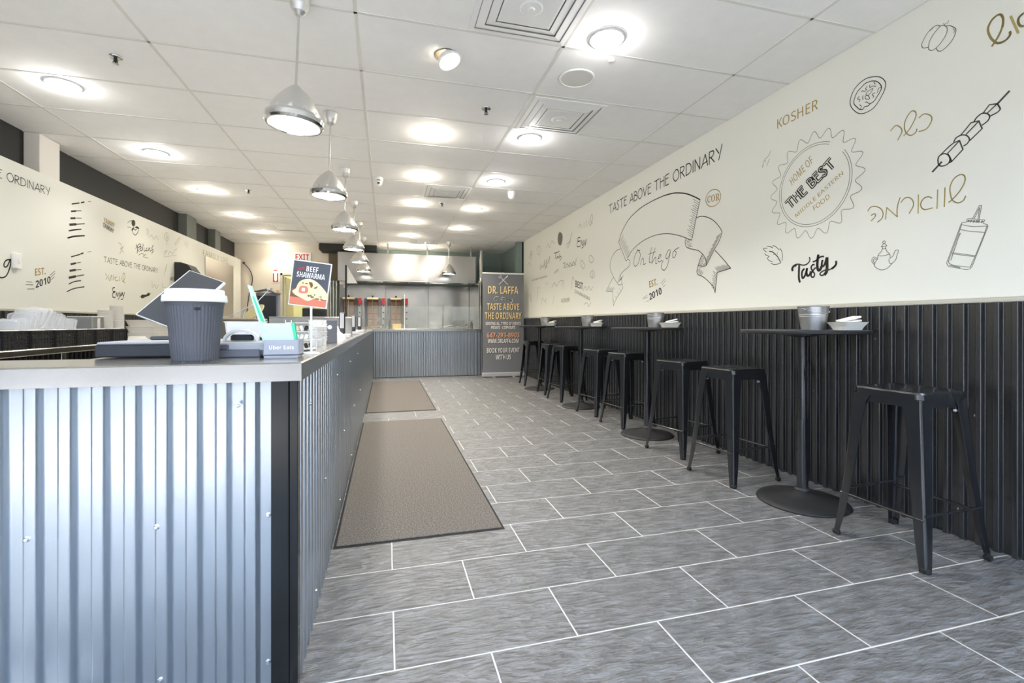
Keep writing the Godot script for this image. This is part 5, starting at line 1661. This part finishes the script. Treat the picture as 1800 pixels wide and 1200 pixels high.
	# sauce cup rack, tumblers, menu stand, card terminals
	var rk := thing("sachet_rack", "clear rack of small sauce sachets behind the shawarma sign", "rack", Vector3(-0.345, CT, -2.12))
	g = Geo.new()
	for k in 4:
		g.span(Vector3(-0.05, 0.004 + 0.036 * k, -0.06), Vector3(0.05, 0.007 + 0.036 * k, 0.06), 0.001)
	for s in [Vector2(-0.05, -0.06), Vector2(0.05, -0.06), Vector2(-0.05, 0.06), Vector2(0.05, 0.06)]:
		g.tube([Vector3(s.x, 0, s.y), Vector3(s.x, 0.125, s.y)], 0.002, 6)
	part("rack", g, M.white_plastic, rk)
	var rng := RandomNumberGenerator.new()
	rng.seed = 5
	for k in 3:
		for j in 6:
			g = Geo.new()
			g.box(Vector3(-0.042 + 0.017 * j, 0.02 + 0.036 * k, 0.048), Vector3(0.013, 0.022, 0.012), 0.003, Basis(Vector3.BACK, rng.randf_range(-0.5, 0.5)))
			part("sachet", g, [M.foam, M.dark_plastic, M.poster_tan, M.foam][rng.randi() % 4], rk)
	for q in [[0.0, "stack of clear sauce cups behind the sachet rack, left", -2.42], [0.0, "stack of clear sauce cups behind the sachet rack, right", -2.58]]:
		var o := thing("sauce_cups", q[1], "cups", Vector3(-0.33, CT, q[2]), 0.0, "clear sauce cups")
		for k in 7:
			g = Geo.new()
			g.lathe([Vector2(0, 0.002), Vector2(0.024, 0.002), Vector2(0.033, 0.028), Vector2(0.036, 0.029), Vector2(0.036, 0.031)], 20, Vector3(0, 0.013 * k, 0))
			part("cup", g, M.foam if k % 2 else M.clear_plastic, o)
	var mn := thing("menu_stand", "dark upright menu card stand on the service counter", "menu stand", Vector3(-0.3, CT, -2.82), -8)
	g = Geo.new()
	g.span(Vector3(-0.028, 0.0, -0.01), Vector3(0.028, 0.13, 0.01), 0.002)
	part("panel", g, M.mid_plastic, mn)
	g = Geo.new()
	g.lathe([Vector2(0.012, 0), Vector2(0.012, 0.002), Vector2(0, 0.002)], 16, Vector3(-0.008, 0.09, 0.01), Basis(Vector3.RIGHT, PI / 2))
	part("white_mark", g, M.white_plastic, mn)
	for q in [[-0.4, -2.95, 0.13, "white paper cup of straws behind the menu stand, left"], [-0.36, -3.2, 0.13, "white paper cup of straws behind the menu stand, right"]]:
		var o := thing("paper_cup", q[3], "cup", Vector3(q[0], CT, q[1]), 0.0, "paper cups on the counter")
		g = Geo.new()
		g.lathe([Vector2(0, 0), Vector2(0.03, 0), Vector2(0.042, q[2]), Vector2(0.044, q[2] + 0.003), Vector2(0.041, q[2] + 0.002), Vector2(0.029, 0.004), Vector2(0, 0.004)], 24)
		part("cup", g, M.white_paper, o)
	var tn2 := thing("paper_tent", "crumpled white paper bag lying on the service counter", "paper bag", Vector3(-0.36, CT, -3.6))
	g = Geo.new()
	g.lathe([Vector2(0.075, 0), Vector2(0.06, 0.03), Vector2(0.035, 0.05), Vector2(0.02, 0.09), Vector2(0.0, 0.1)], 9, Vector3.ZERO, Basis.IDENTITY, true, 0.16, 3)
	part("bag", g, M.white_paper, tn2)
	var tnm := ["nearest", "middle", "farthest"]
	for k in 3:
		var o := thing("card_terminal", "upright card terminal on a grey stand, %s of three on the service counter" % tnm[k], "card terminal", Vector3(-0.315, CT, [-3.75, -5.0, -6.1][k]), 0.0, "card terminals")
		g = Geo.new()
		g.span(Vector3(-0.055, 0.0, -0.06), Vector3(0.05, 0.03, 0.06), 0.005)
		part("stand", g, M.light_plastic, o)
		g = Geo.new()
		g.box(Vector3(-0.01, 0.11, 0.0), Vector3(0.045, 0.17, 0.05), 0.012, Basis(Vector3.RIGHT, -0.06))
		part("body", g, M.dark_plastic, o)
		g = Geo.new()
		g.box(Vector3(-0.01, 0.13, 0.027), Vector3(0.03, 0.11, 0.004), 0.001, Basis(Vector3.RIGHT, -0.06))
		part("screen", g, M.light_plastic, o)
	var bs2 := thing("steel_guard", "low stainless guard panel behind the card terminals", "guard panel", Vector3(-0.62, CT, -4.3))
	g = Geo.new()
	g.span(Vector3(-0.33, 0, -0.01), Vector3(0.33, 0.16, 0.01), 0.003)
	part("panel", g, M.steel, bs2)
	g = Geo.new()
	g.span(Vector3(-0.33, 0.16, -0.02), Vector3(0.33, 0.168, 0.02), 0.002)
	part("top_fold", g, M.chrome, bs2)

func poster(bd: Node3D) -> void:
	var z := 0.0034
	var g := Geo.new()
	g.box(Vector3(0, 0, z), Vector3(0.138, 0.164, 0.0004))
	part("poster_sheet", g, M.poster_dark, bd)
	g = Geo.new()
	g.box(Vector3(0, -0.052, z + 0.0004), Vector3(0.138, 0.06, 0.0004))
	part("table_print", g, M.poster_brown, bd)
	g = Geo.new()
	g.box(Vector3(0, -0.068, z + 0.0008), Vector3(0.138, 0.027, 0.0004))
	part("red_print", g, M.poster_red, bd)
	for q in [["poster_tan", [-0.062, -0.034, -0.05, -0.022, -0.044, -0.004, -0.03, 0.012, -0.008, 0.019, 0.014, 0.016, 0.04, 0.0, 0.069, -0.03, 0.069, -0.052, 0.03, -0.05, 0.0, -0.064, -0.03, -0.054, -0.05, -0.046], 0.0012, true],
		["print_gold", [-0.044, -0.006, -0.034, 0.009, -0.01, 0.014, 0.014, 0.008, 0.022, -0.006, 0.01, -0.018, -0.014, -0.016, -0.034, -0.02], 0.0016, true],
		["poster_tan", [-0.034, -0.004, -0.026, 0.006, -0.01, 0.008, -0.006, 0.0, -0.02, -0.008], 0.0019, true],
		["poster_brown", [-0.004, 0.006, 0.008, 0.006, 0.012, -0.006, 0.006, -0.014, 0.002, -0.006], 0.002, true], ["poster_brown", [0.016, -0.014, 0.03, -0.004, 0.026, -0.014], 0.002, true],
		["olive", [-0.03, 0.002, -0.024, 0.004, -0.022, 0.0, -0.028, -0.002], 0.0022, true], ["poster_brown", [-0.02, 0.0, -0.01, 0.003, -0.008, -0.002], 0.0022, true],
		["poster_red", [-0.036, -0.036, -0.034, -0.012, -0.008, -0.012, -0.006, -0.034], 0.0022, true], ["print_white", [-0.027, -0.03, -0.027, -0.018, -0.015, -0.018, -0.015, -0.03], 0.0026, false]]:
		food(bd, q[0], q[1], z + q[2], q[3])
	var rng := RandomNumberGenerator.new()
	rng.seed = 3
	for k in 16:
		var c := Vector2(0.022 + rng.randf_range(-0.022, 0.024), -0.044 + rng.randf_range(-0.012, 0.012))
		var r := rng.randf_range(0.003, 0.0065)
		food(bd, ["olive", "poster_tan", "poster_brown", "print_gold"][k % 4], [c.x - r, c.y, c.x, c.y + r * 0.8, c.x + r, c.y + r * 0.2, c.x + r * 0.3, c.y - r * 0.8], z + 0.0022 + 0.0001 * k, true)
	for k in 12:
		var t := k / 11.0
		var p := Vector2(lerpf(-0.05, 0.06, t), -0.03 - 0.012 * sin(t * 9.0) - (0.0 if t < 0.5 else 0.004))
		food(bd, "poster_brown", [p.x - 0.0012, p.y, p.x, p.y + 0.001, p.x + 0.0012, p.y], z + 0.0016, false)
	for q in [["BEEF", -0.02, 0.046, 0.045, 0.02], ["SHAWARMA", -0.053, 0.022, 0.106, 0.02]]:
		for s in [["print_black", 0.0012, 0.002], ["print_white", 0.0018, 0.0]]:
			g = Geo.new()
			letters(g, q[0], "bold", Vector3(q[1] + s[2] * 0.6, q[2] - s[2] * 0.6, z + s[1]), Vector3.RIGHT, Vector3.UP, q[3], q[4])
			part("lettering", g, M[s[0]], bd)
	g = Geo.new()
	letters(g, "NEW", "bold", Vector3(-0.048, 0.046, z + 0.0012), Vector3(0.96, 0.28, 0), Vector3(-0.28, 0.96, 0), 0.024, 0.011)
	part("lettering", g, M.red, bd)

const ORD := ["first", "second", "third", "fourth", "fifth", "sixth", "seventh", "eighth", "ninth", "tenth", "eleventh", "twelfth", "thirteenth", "fourteenth", "fifteenth", "sixteenth", "seventeenth", "eighteenth", "nineteenth", "twentieth", "twenty-first", "twenty-second", "twenty-third"]

func food(bd: Node3D, m: String, v: Array, z: float, smooth: bool) -> void:
	var p := []
	for i in range(0, v.size(), 2):
		p.append(Vector2(v[i], v[i + 1]))
	var flat := PackedVector2Array()
	if smooth:
		var c := catmull(p, true, 4)
		p = c.slice(0, c.size() - 1)
	for q in p:
		flat.append(q)
	var g := Geo.new()
	g.prism(flat, Vector3(0, 0, z - 0.0002), Vector3.RIGHT, Vector3.UP, Vector3.BACK, 0.0002)
	part("food_print", g, M[m], bd)

# ---------------------------------------------------------------- left side
func left_side() -> void:
	var g: Geo
	var pc := thing("prep_counter", "long stainless prep counter along the left mural wall", "prep counter")
	g = Geo.new()
	g.span(Vector3(-2.97, 0.855, -8.9), Vector3(-2.25, 0.9, -2.2), 0.006)
	part("counter_top", g, M.steel, pc)
	g = Geo.new()
	g.span(Vector3(-2.97, 0.3, -8.9), Vector3(-2.3, 0.33, -2.2), 0.004)
	part("under_shelf", g, M.steel, pc)
	for z in [-2.3, -4.2, -6.1, -8.8]:
		for x in [-2.9, -2.32]:
			g = Geo.new()
			g.tube([Vector3(x, 0, z), Vector3(x, 0.86, z)], 0.02, 10)
			part("leg", g, M.chrome, pc)
	g = Geo.new()
	g.span(Vector3(-2.9, 0.02, -8.7), Vector3(-2.34, 0.28, -2.5), 0.004)
	part("dark_crates", g, M.black_matte, pc)
	# black perforated baskets
	var b0: Node3D = null
	var nb := ["nearest", "second", "third", "fourth", "fifth", "farthest"]
	for k in 6:
		var at := Vector3(-2.44, 0.9, -3.67 - 0.237 * k)
		var lb := "black perforated plastic basket with white contents, %s in the row on the prep counter" % nb[k]
		if b0 == null:
			b0 = basket(lb, at)
		else:
			copy_of(b0, "plastic_basket", lb, at)
	# clear lids leaning in the second to fourth baskets
	var rng := RandomNumberGenerator.new()
	rng.seed = 11
	var l0: Node3D = null
	for k in 16:
		var zz := -3.85 - 0.042 * k
		var hh := 0.02 + 0.07 * exp(-pow((k - 8.5) / 3.6, 2.0)) + (0.03 if k > 3 and k < 8 else 0.0)
		var at := Vector3(-2.45 + rng.randf_range(-0.03, 0.03), 1.0 + hh, zz)
		if l0 == null:
			l0 = thing("clear_tray", "clear plastic tray, first in the leaning row in the black baskets", "tray", at, 0.0, "clear trays in the baskets")
			g = Geo.new()
			var rr := []
			for q in [[0.155, 0.0], [0.155, 0.008], [0.14, 0.01], [0.135, 0.03], [0.125, 0.032]]:
				var r := []
				for p in Geo.rounded(q[0], q[0], 0.02, 3):
					r.append(Vector3(p.x, p.y, q[1]))
				rr.append(r)
			for i in 4:
				for j in rr[0].size():
					var m: int = (j + 1) % rr[0].size()
					g.quad(rr[i][j], rr[i][m], rr[i + 1][m], rr[i + 1][j], rr[0][j] * 0.6 + Vector3.BACK * 0.02)
			for j in range(1, rr[0].size() - 1):
				g.tri(rr[4][0], rr[4][j], rr[4][j + 1], Vector3.BACK)
			part("shell", g, M.clear_plastic, l0)
		else:
			copy_of(l0, "clear_tray", "clear plastic tray, %s in the leaning row in the black baskets" % ORD[k], at, 0.0)
			get_child(get_child_count() - 1).rotation_degrees = Vector3(rng.randf_range(-25, -8), rng.randf_range(-14, 14), rng.randf_range(-10, 10))
	# foam cups
	var c0: Node3D = null
	for s in [[-2.62, -5.36, 17, "foam cups in the left stack behind the baskets", "the shorter left stack behind the black baskets"], [-2.62, -5.56, 21, "foam cups in the right stack behind the baskets", "the taller right stack behind the black baskets"]]:
		for k in s[2]:
			var at := Vector3(s[0], 0.9 + 0.0125 * k, s[1])
			if c0 == null:
				c0 = thing("foam_cup", "white foam cup, first from the bottom of " + s[4], "cup", at, 0.0, s[3])
				g = Geo.new()
				g.lathe([Vector2(0, 0.0), Vector2(0.04, 0.0), Vector2(0.056, 0.088), Vector2(0.06, 0.09), Vector2(0.06, 0.096), Vector2(0.055, 0.096), Vector2(0.038, 0.004), Vector2(0, 0.004)], 22)
				part("cup", g, M.foam, c0)
			else:
				copy_of(c0, "foam_cup", "white foam cup, %s from the bottom of %s" % [ORD[k], s[4]], at).set_meta("group", s[3])
	var nd := thing("napkin_dispenser", "stainless napkin dispenser behind the baskets left of the foam cups", "dispenser", Vector3(-2.66, 0.9, -5.13))
	g = Geo.new()
	g.span(Vector3(-0.1, 0, -0.09), Vector3(0.1, 0.235, 0.09), 0.008)
	part("case", g, M.bucket, nd)
	g = Geo.new()
	g.span(Vector3(0.1, 0.02, -0.02), Vector3(0.104, 0.215, 0.02), 0.001)
	part("slot", g, M.white_paper, nd)
	# white take-away containers and lids
	for q in [[-2.52, -5.98, 0.21, "white foam container stack on the prep counter, left of the pair"], [-2.5, -6.4, 0.21, "white foam container stack on the prep counter behind the giant cup"]]:
		var o := thing("foam_container", q[3], "container", Vector3(q[0], 0.9, q[1]), 0.0, "foam containers on the prep counter")
		for k in 3:
			g = Geo.new()
			var rw := []
			for p in [[0.86, 0.0], [1.0, 0.062], [1.03, 0.066], [1.03, 0.07], [0.97, 0.07]]:
				var r := []
				for v in Geo.rounded(0.3, 0.36, 0.04, 4):
					r.append(Vector3(v.x * p[0], p[1] + 0.068 * k, v.y * p[0]))
				rw.append(r)
			for i in 4:
				for j in rw[0].size():
					var m: int = (j + 1) % rw[0].size()
					g.quad(rw[i][j], rw[i][m], rw[i + 1][m], rw[i + 1][j], Vector3(rw[0][j].x, 0.02 if i > 1 else 0.0, rw[0][j].z))
			for j in range(1, rw[0].size() - 1):
				g.tri(rw[4][0], rw[4][j], rw[4][j + 1], Vector3.UP)
			part("container", g, M.foam, o)
	for k in 3:
		var o := thing("cup_lid", "white round lid, %s from the bottom of the pile beside the baskets" % ORD[k], "lid", Vector3(-2.36, 0.9 + 0.014 * k, -5.35 - 0.005 * k), 0.0, "stacked white lids")
		g = Geo.new()
		var r := 0.1 - 0.016 * k
		g.lathe([Vector2(r, 0.0), Vector2(r, 0.008), Vector2(r * 0.94, 0.014), Vector2(r * 0.85, 0.012), Vector2(0, 0.012)], 28)
		part("lid", g, M.foam, o)
	# things on the mural wall
	var sw := thing("wall_switch", "clear switch cover on the left mural near the drawn letter g", "switch", Vector3(-2.994, 1.59, -4.83))
	g = Geo.new()
	g.box(Vector3(0.012, 0, 0), Vector3(0.03, 0.13, 0.085), 0.006)
	part("cover", g, M.white_plastic, sw)
	g = Geo.new()
	g.box(Vector3(0.03, 0, 0), Vector3(0.008, 0.035, 0.02), 0.003)
	part("toggle", g, M.white_plastic, sw)
	var dp := thing("towel_dispenser", "smoked dark plastic paper towel dispenser on the left mural wall", "dispenser", Vector3(-2.99, 1.62, -8.0))
	g = Geo.new()
	var prf := PackedVector2Array([Vector2(0, 0), Vector2(0.2, 0.0), Vector2(0.24, 0.1), Vector2(0.23, 0.22), Vector2(0.17, 0.31), Vector2(0.08, 0.345), Vector2(0, 0.345)])
	g.prism(prf, Vector3(0, 0, 0.15), Vector3.RIGHT, Vector3.UP, Vector3.FORWARD, 0.3)
	part("cover", g, M.dark_plastic, dp)
	g = Geo.new()
	g.span(Vector3(0.03, -0.02, -0.12), Vector3(0.16, 0.0, 0.12), 0.003)
	part("paper_slot", g, M.black_matte, dp)
	var sp := thing("steel_wall_sheet", "brushed steel splash sheet on the left mural wall behind the dispenser", "steel sheet", Vector3(-2.992, 1.2, -9.8))
	g = Geo.new()
	g.box(Vector3(0.002, 0.51, 0), Vector3(0.008, 1.02, 1.5), 0.002)
	part("sheet", g, M.steel, sp)
	g = Geo.new()
	g.box(Vector3(0.01, 0.0, 0.2), Vector3(0.03, 0.05, 0.06), 0.005)
	part("faucet_plate", g, M.chrome, sp)

func basket(label: String, at: Vector3) -> Node3D:
	var o := thing("plastic_basket", label, "basket", at, 0.0, "black baskets on the prep counter")
	var hx := 0.17
	var hz := 0.114
	var h := 0.118
	for s in [[Vector3(0, 0, hz), Vector3.RIGHT, hx, "side_wall"], [Vector3(0, 0, -hz), Vector3.RIGHT, hx, "side_wall"], [Vector3(hx, 0, 0), Vector3.BACK, hz, "end_wall"], [Vector3(-hx, 0, 0), Vector3.BACK, hz, "end_wall"]]:
		var g := Geo.new()
		var u: Vector3 = s[1]
		var w := int(s[2] * 2 / 0.026)
		var nrm: Vector3 = u.cross(Vector3.UP).abs()
		for k in w + 1:
			g.box(s[0] + u * (-s[2] + s[2] * 2 * k / w) + Vector3.UP * h * 0.5, u.abs() * 0.018 + nrm * 0.003 + Vector3.UP * h)
		for k in 6:
			g.box(s[0] + Vector3.UP * (0.006 + (h - 0.012) * k / 5.0), u.abs() * s[2] * 2 + nrm * 0.0032 + Vector3.UP * 0.0125)
		part(s[3], g, M.black_matte, o)
	var g := Geo.new()
	for s in [-1.0, 1.0]:
		g.box(Vector3(0, h, hz * s), Vector3(hx * 2 + 0.012, 0.008, 0.012), 0.003)
		g.box(Vector3(hx * s, h, 0), Vector3(0.012, 0.008, hz * 2 + 0.012), 0.003)
	part("rim", g, M.black_matte, o)
	g = Geo.new()
	g.span(Vector3(-hx + 0.01, 0.002, -hz + 0.01), Vector3(hx - 0.01, h - 0.03, hz - 0.01), 0.01)
	g.box(Vector3(0.05, h - 0.012, 0.02), Vector3(0.22, 0.03, 0.17), 0.01, Basis(Vector3.BACK, 0.06))
	part("white_contents", g, M.white_paper, o)
	return o

# ---------------------------------------------------------------- back left
func back_side() -> void:
	var g: Geo
	var ex := thing("exit_sign", "white exit sign with red letters high on the back wall", "sign", Vector3(-1.8, 2.44, -11.19))
	g = Geo.new()
	g.box(Vector3(0, 0.09, 0), Vector3(0.36, 0.22, 0.05), 0.008)
	part("case", g, M.white_plastic, ex)
	g = Geo.new()
	letters(g, "EXIT", "bold", Vector3(-0.14, 0.03, 0.0262), Vector3.RIGHT, Vector3.UP, 0.28, 0.13)
	part("lettering", g, M.red, ex)
	var fs := thing("extinguisher_sign", "red and white fire extinguisher arrow sign left of the doorway", "sign", Vector3(-2.345, 1.965, -11.195))
	g = Geo.new()
	g.box(Vector3(0, 0.15, 0), Vector3(0.13, 0.31, 0.004), 0.001)
	part("plate", g, M.white_plastic, fs)
	g = Geo.new()
	g.prism(PackedVector2Array([Vector2(-0.055, 0.01), Vector2(0.055, 0.01), Vector2(0.055, 0.2), Vector2(0.03, 0.2), Vector2(0.03, 0.05), Vector2(0.0, 0.02), Vector2(-0.03, 0.05), Vector2(-0.03, 0.2), Vector2(-0.055, 0.2)]), Vector3(0, 0, 0.0022), Vector3.RIGHT, Vector3.UP, Vector3.BACK, 0.001)
	g.box(Vector3(0, 0.262, 0.003), Vector3(0.075, 0.022, 0.001))
	part("red_print", g, M.red, fs)
	for q in [[1.87, 0.1, 0.075, "upper pale thermostat on the back wall beside the extinguisher sign"], [1.74, 0.12, 0.12, "lower thermostat with dark display on the back wall"]]:
		var o := thing("thermostat", q[3], "thermostat", Vector3(-2.48, q[0] - 0.06, -11.195), 0.0, "thermostats")
		g = Geo.new()
		g.box(Vector3(0, 0, 0.01), Vector3(0.14 if q[2] < 0.1 else 0.12, q[2], 0.03), 0.006)
		part("case", g, M.light_plastic if q[2] < 0.1 else M.white_plastic, o)
		g = Geo.new()
		g.box(Vector3(0, 0.005, 0.026), Vector3(0.06, 0.045, 0.004), 0.001)
		part("display", g, M.dark_plastic if q[2] > 0.1 else M.white_plastic, o)
	g = Geo.new()
	g.tube(catmull([Vector3(-2.96, 2.36, -11.17), Vector3(-2.84, 2.2, -11.18), Vector3(-2.8, 2.0, -11.18), Vector3(-2.86, 1.7, -11.18), Vector3(-2.9, 1.35, -11.18), Vector3(-2.9, 0.9, -11.18)]), 0.009, 6)
	g.box(Vector3(-2.965, 2.37, -11.17), Vector3(0.04, 0.04, 0.04), 0.008)
	tag(part("wall_cable", g, M.dark_plastic), "thin dark cable hanging down the white back wall", "cable")
	var wd := thing("wooden_post", "short pale wooden strip on the wall left of the doorway", "strip", Vector3(-2.3, 1.2, -11.185))
	g = Geo.new()
	g.box(Vector3(0, 0.3, 0), Vector3(0.05, 0.6, 0.03), 0.004)
	part("strip", g, M.wood, wd)
	# black screen under a draped cloth
	var mo := thing("covered_monitor", "tall black monitor with grey frame under a draped dark cover", "monitor", Vector3(-1.07, 1.055, -4.8), -8)
	g = Geo.new()
	g.span(Vector3(-0.1, 0.0, -0.03), Vector3(0.1, 0.3, 0.02), 0.006)
	part("frame", g, M.mid_plastic, mo)
	g = Geo.new()
	g.span(Vector3(-0.085, 0.01, 0.02), Vector3(0.08, 0.272, 0.023), 0.001)
	part("screen", g, M.screen, mo)
	g = Geo.new()
	var prev := []
	for i in 17:
		var t := i / 16.0
		var x := lerpf(-0.16, 0.108, t)
		var y := 0.335 - 0.028 * t - 0.012 * sin(t * 8.5)
		if i > 0:
			g.quad(prev[0], Vector3(x, y, -0.05), Vector3(x, y, 0.03), prev[1], Vector3.UP)
			g.quad(prev[0] - Vector3(0, 0.012, 0), Vector3(x, y - 0.012, -0.05), Vector3(x, y - 0.012, 0.03), prev[1] - Vector3(0, 0.012, 0), Vector3.DOWN)
			g.quad(prev[1], Vector3(x, y, 0.03), Vector3(x, y - 0.012, 0.03), prev[1] - Vector3(0, 0.012, 0), Vector3.BACK)
		prev = [Vector3(x, y, -0.05), Vector3(x, y, 0.03)]
	part("cover_cloth", g, M.tablet_grey, mo)
	g = Geo.new()
	g.box(Vector3(0, -0.5275, -0.02), Vector3(0.06, 1.055, 0.05), 0.006)
	g.box(Vector3(0, -1.045, -0.02), Vector3(0.27, 0.02, 0.27), 0.006)
	part("pedestal", g, M.black_matte, mo)
	var rd := thing("ring_paddle", "olive oval paddle held by thin wire arms beside the covered monitor", "paddle", Vector3(-0.79, CT, -3.1))
	g = Geo.new()
	g.lathe([Vector2(0, 0.0), Vector2(0.07, 0.0), Vector2(0.076, 0.005), Vector2(0.07, 0.01), Vector2(0, 0.01)], 32, Vector3(0.02, 0.17, 0), Basis(Vector3.BACK, 0.62) * Basis(Vector3.RIGHT, 0.5))
	part("paddle", g, M.olive, rd)
	for q in [[Vector3(-0.11, 0.15, 0.02), Vector3(0.04, 0.23, 0.03)], [Vector3(-0.04, 0.1, 0.02), Vector3(-0.02, 0.2, 0.02)], [Vector3(0.04, 0.23, 0.03), Vector3(0.1, 0.31, 0.0)]]:
		g = Geo.new()
		g.tube([q[0], q[1]], 0.0025, 6)
		part("wire_arm", g, M.light_plastic, rd)
	g = Geo.new()
	g.tube([Vector3(-0.04, 0.0, 0.0), Vector3(-0.04, 0.16, 0.0)], 0.006, 8)
	g.lathe([Vector2(0, 0), Vector2(0.05, 0), Vector2(0.048, 0.008), Vector2(0.006, 0.012)], 24, Vector3(-0.04, 0, 0))
	part("stand", g, M.light_plastic, rd)
	# store room and passage
	var fr := thing("white_cabinet", "pale low cabinet seen through the back doorway", "cabinet", Vector3(-1.9, 0, -12.9))
	g = Geo.new()
	g.span(Vector3(-0.35, 0.0, -0.3), Vector3(0.35, 1.15, 0.3), 0.01)
	part("body", g, M.white_paint, fr)
	for k in 3:
		g = Geo.new()
		g.span(Vector3(-0.33, 0.08 + 0.35 * k, 0.3), Vector3(0.33, 0.4 + 0.35 * k, 0.315), 0.004)
		part("drawer", g, M.white_plastic, fr)
	g = Geo.new()
	g.span(Vector3(-2.2, 1.62, -13.7), Vector3(-1.33, 1.66, -13.4), 0.004)
	tag(part("wall_shelf", g, M.light_plastic), "thin shelf on the store room wall seen through the doorway", "shelf")
	var l := OmniLight3D.new()
	l.name = "store_room_light"
	l.light_color = Color(1.0, 0.97, 0.8)
	l.light_energy = 0.9
	l.light_size = 0.1
	l.omni_attenuation = 2.0
	l.omni_range = 8.0
	l.shadow_enabled = true
	var tu := thing("store_room_lamp", "round ceiling lamp of the store room behind the doorway", "ceiling light", Vector3(-2.3, 2.7, -12.4))
	g = Geo.new()
	g.lathe([Vector2(0, -0.09), Vector2(0.1, -0.07), Vector2(0.14, -0.02), Vector2(0.14, 0.0)], 24, Vector3.ZERO, Basis.IDENTITY, false)
	part("globe", g, M.lamp_cool, tu)
	l.position = Vector3(0, -0.05, 0)
	tu.add_child(l, true)
	for q in [[-1.1, 1.285, 0.1, 0.28, -7.2, "black equipment tower behind the pole of the shawarma sign"], [-1.16, 1.32, 0.27, 0.17, -8.85, "dark wall-hung screen behind the service counter near the kitchen"]]:
		var o := thing("dark_equipment", q[5], "equipment", Vector3(q[0], 0, q[4]))
		g = Geo.new()
		g.span(Vector3(-q[2] / 2, q[1] - q[3], -0.08), Vector3(q[2] / 2, q[1], 0.08), 0.008)
		part("case", g, M.black_matte, o)
		for k in 5:
			g = Geo.new()
			g.box(Vector3(0, q[1] - q[3] * (0.2 + 0.14 * k), 0.082), Vector3(q[2] * 0.7, 0.012, 0.006), 0.002)
			part("vent_slat", g, M.dark_plastic, o)
		g = Geo.new()
		g.span(Vector3(-0.02, 0.0, -0.02), Vector3(0.02, q[1] - q[3], 0.02), 0.003)
		g.span(Vector3(-0.12, 0.0, -0.12), Vector3(0.12, 0.015, 0.12), 0.003)
		part("pedestal", g, M.black_matte, o)
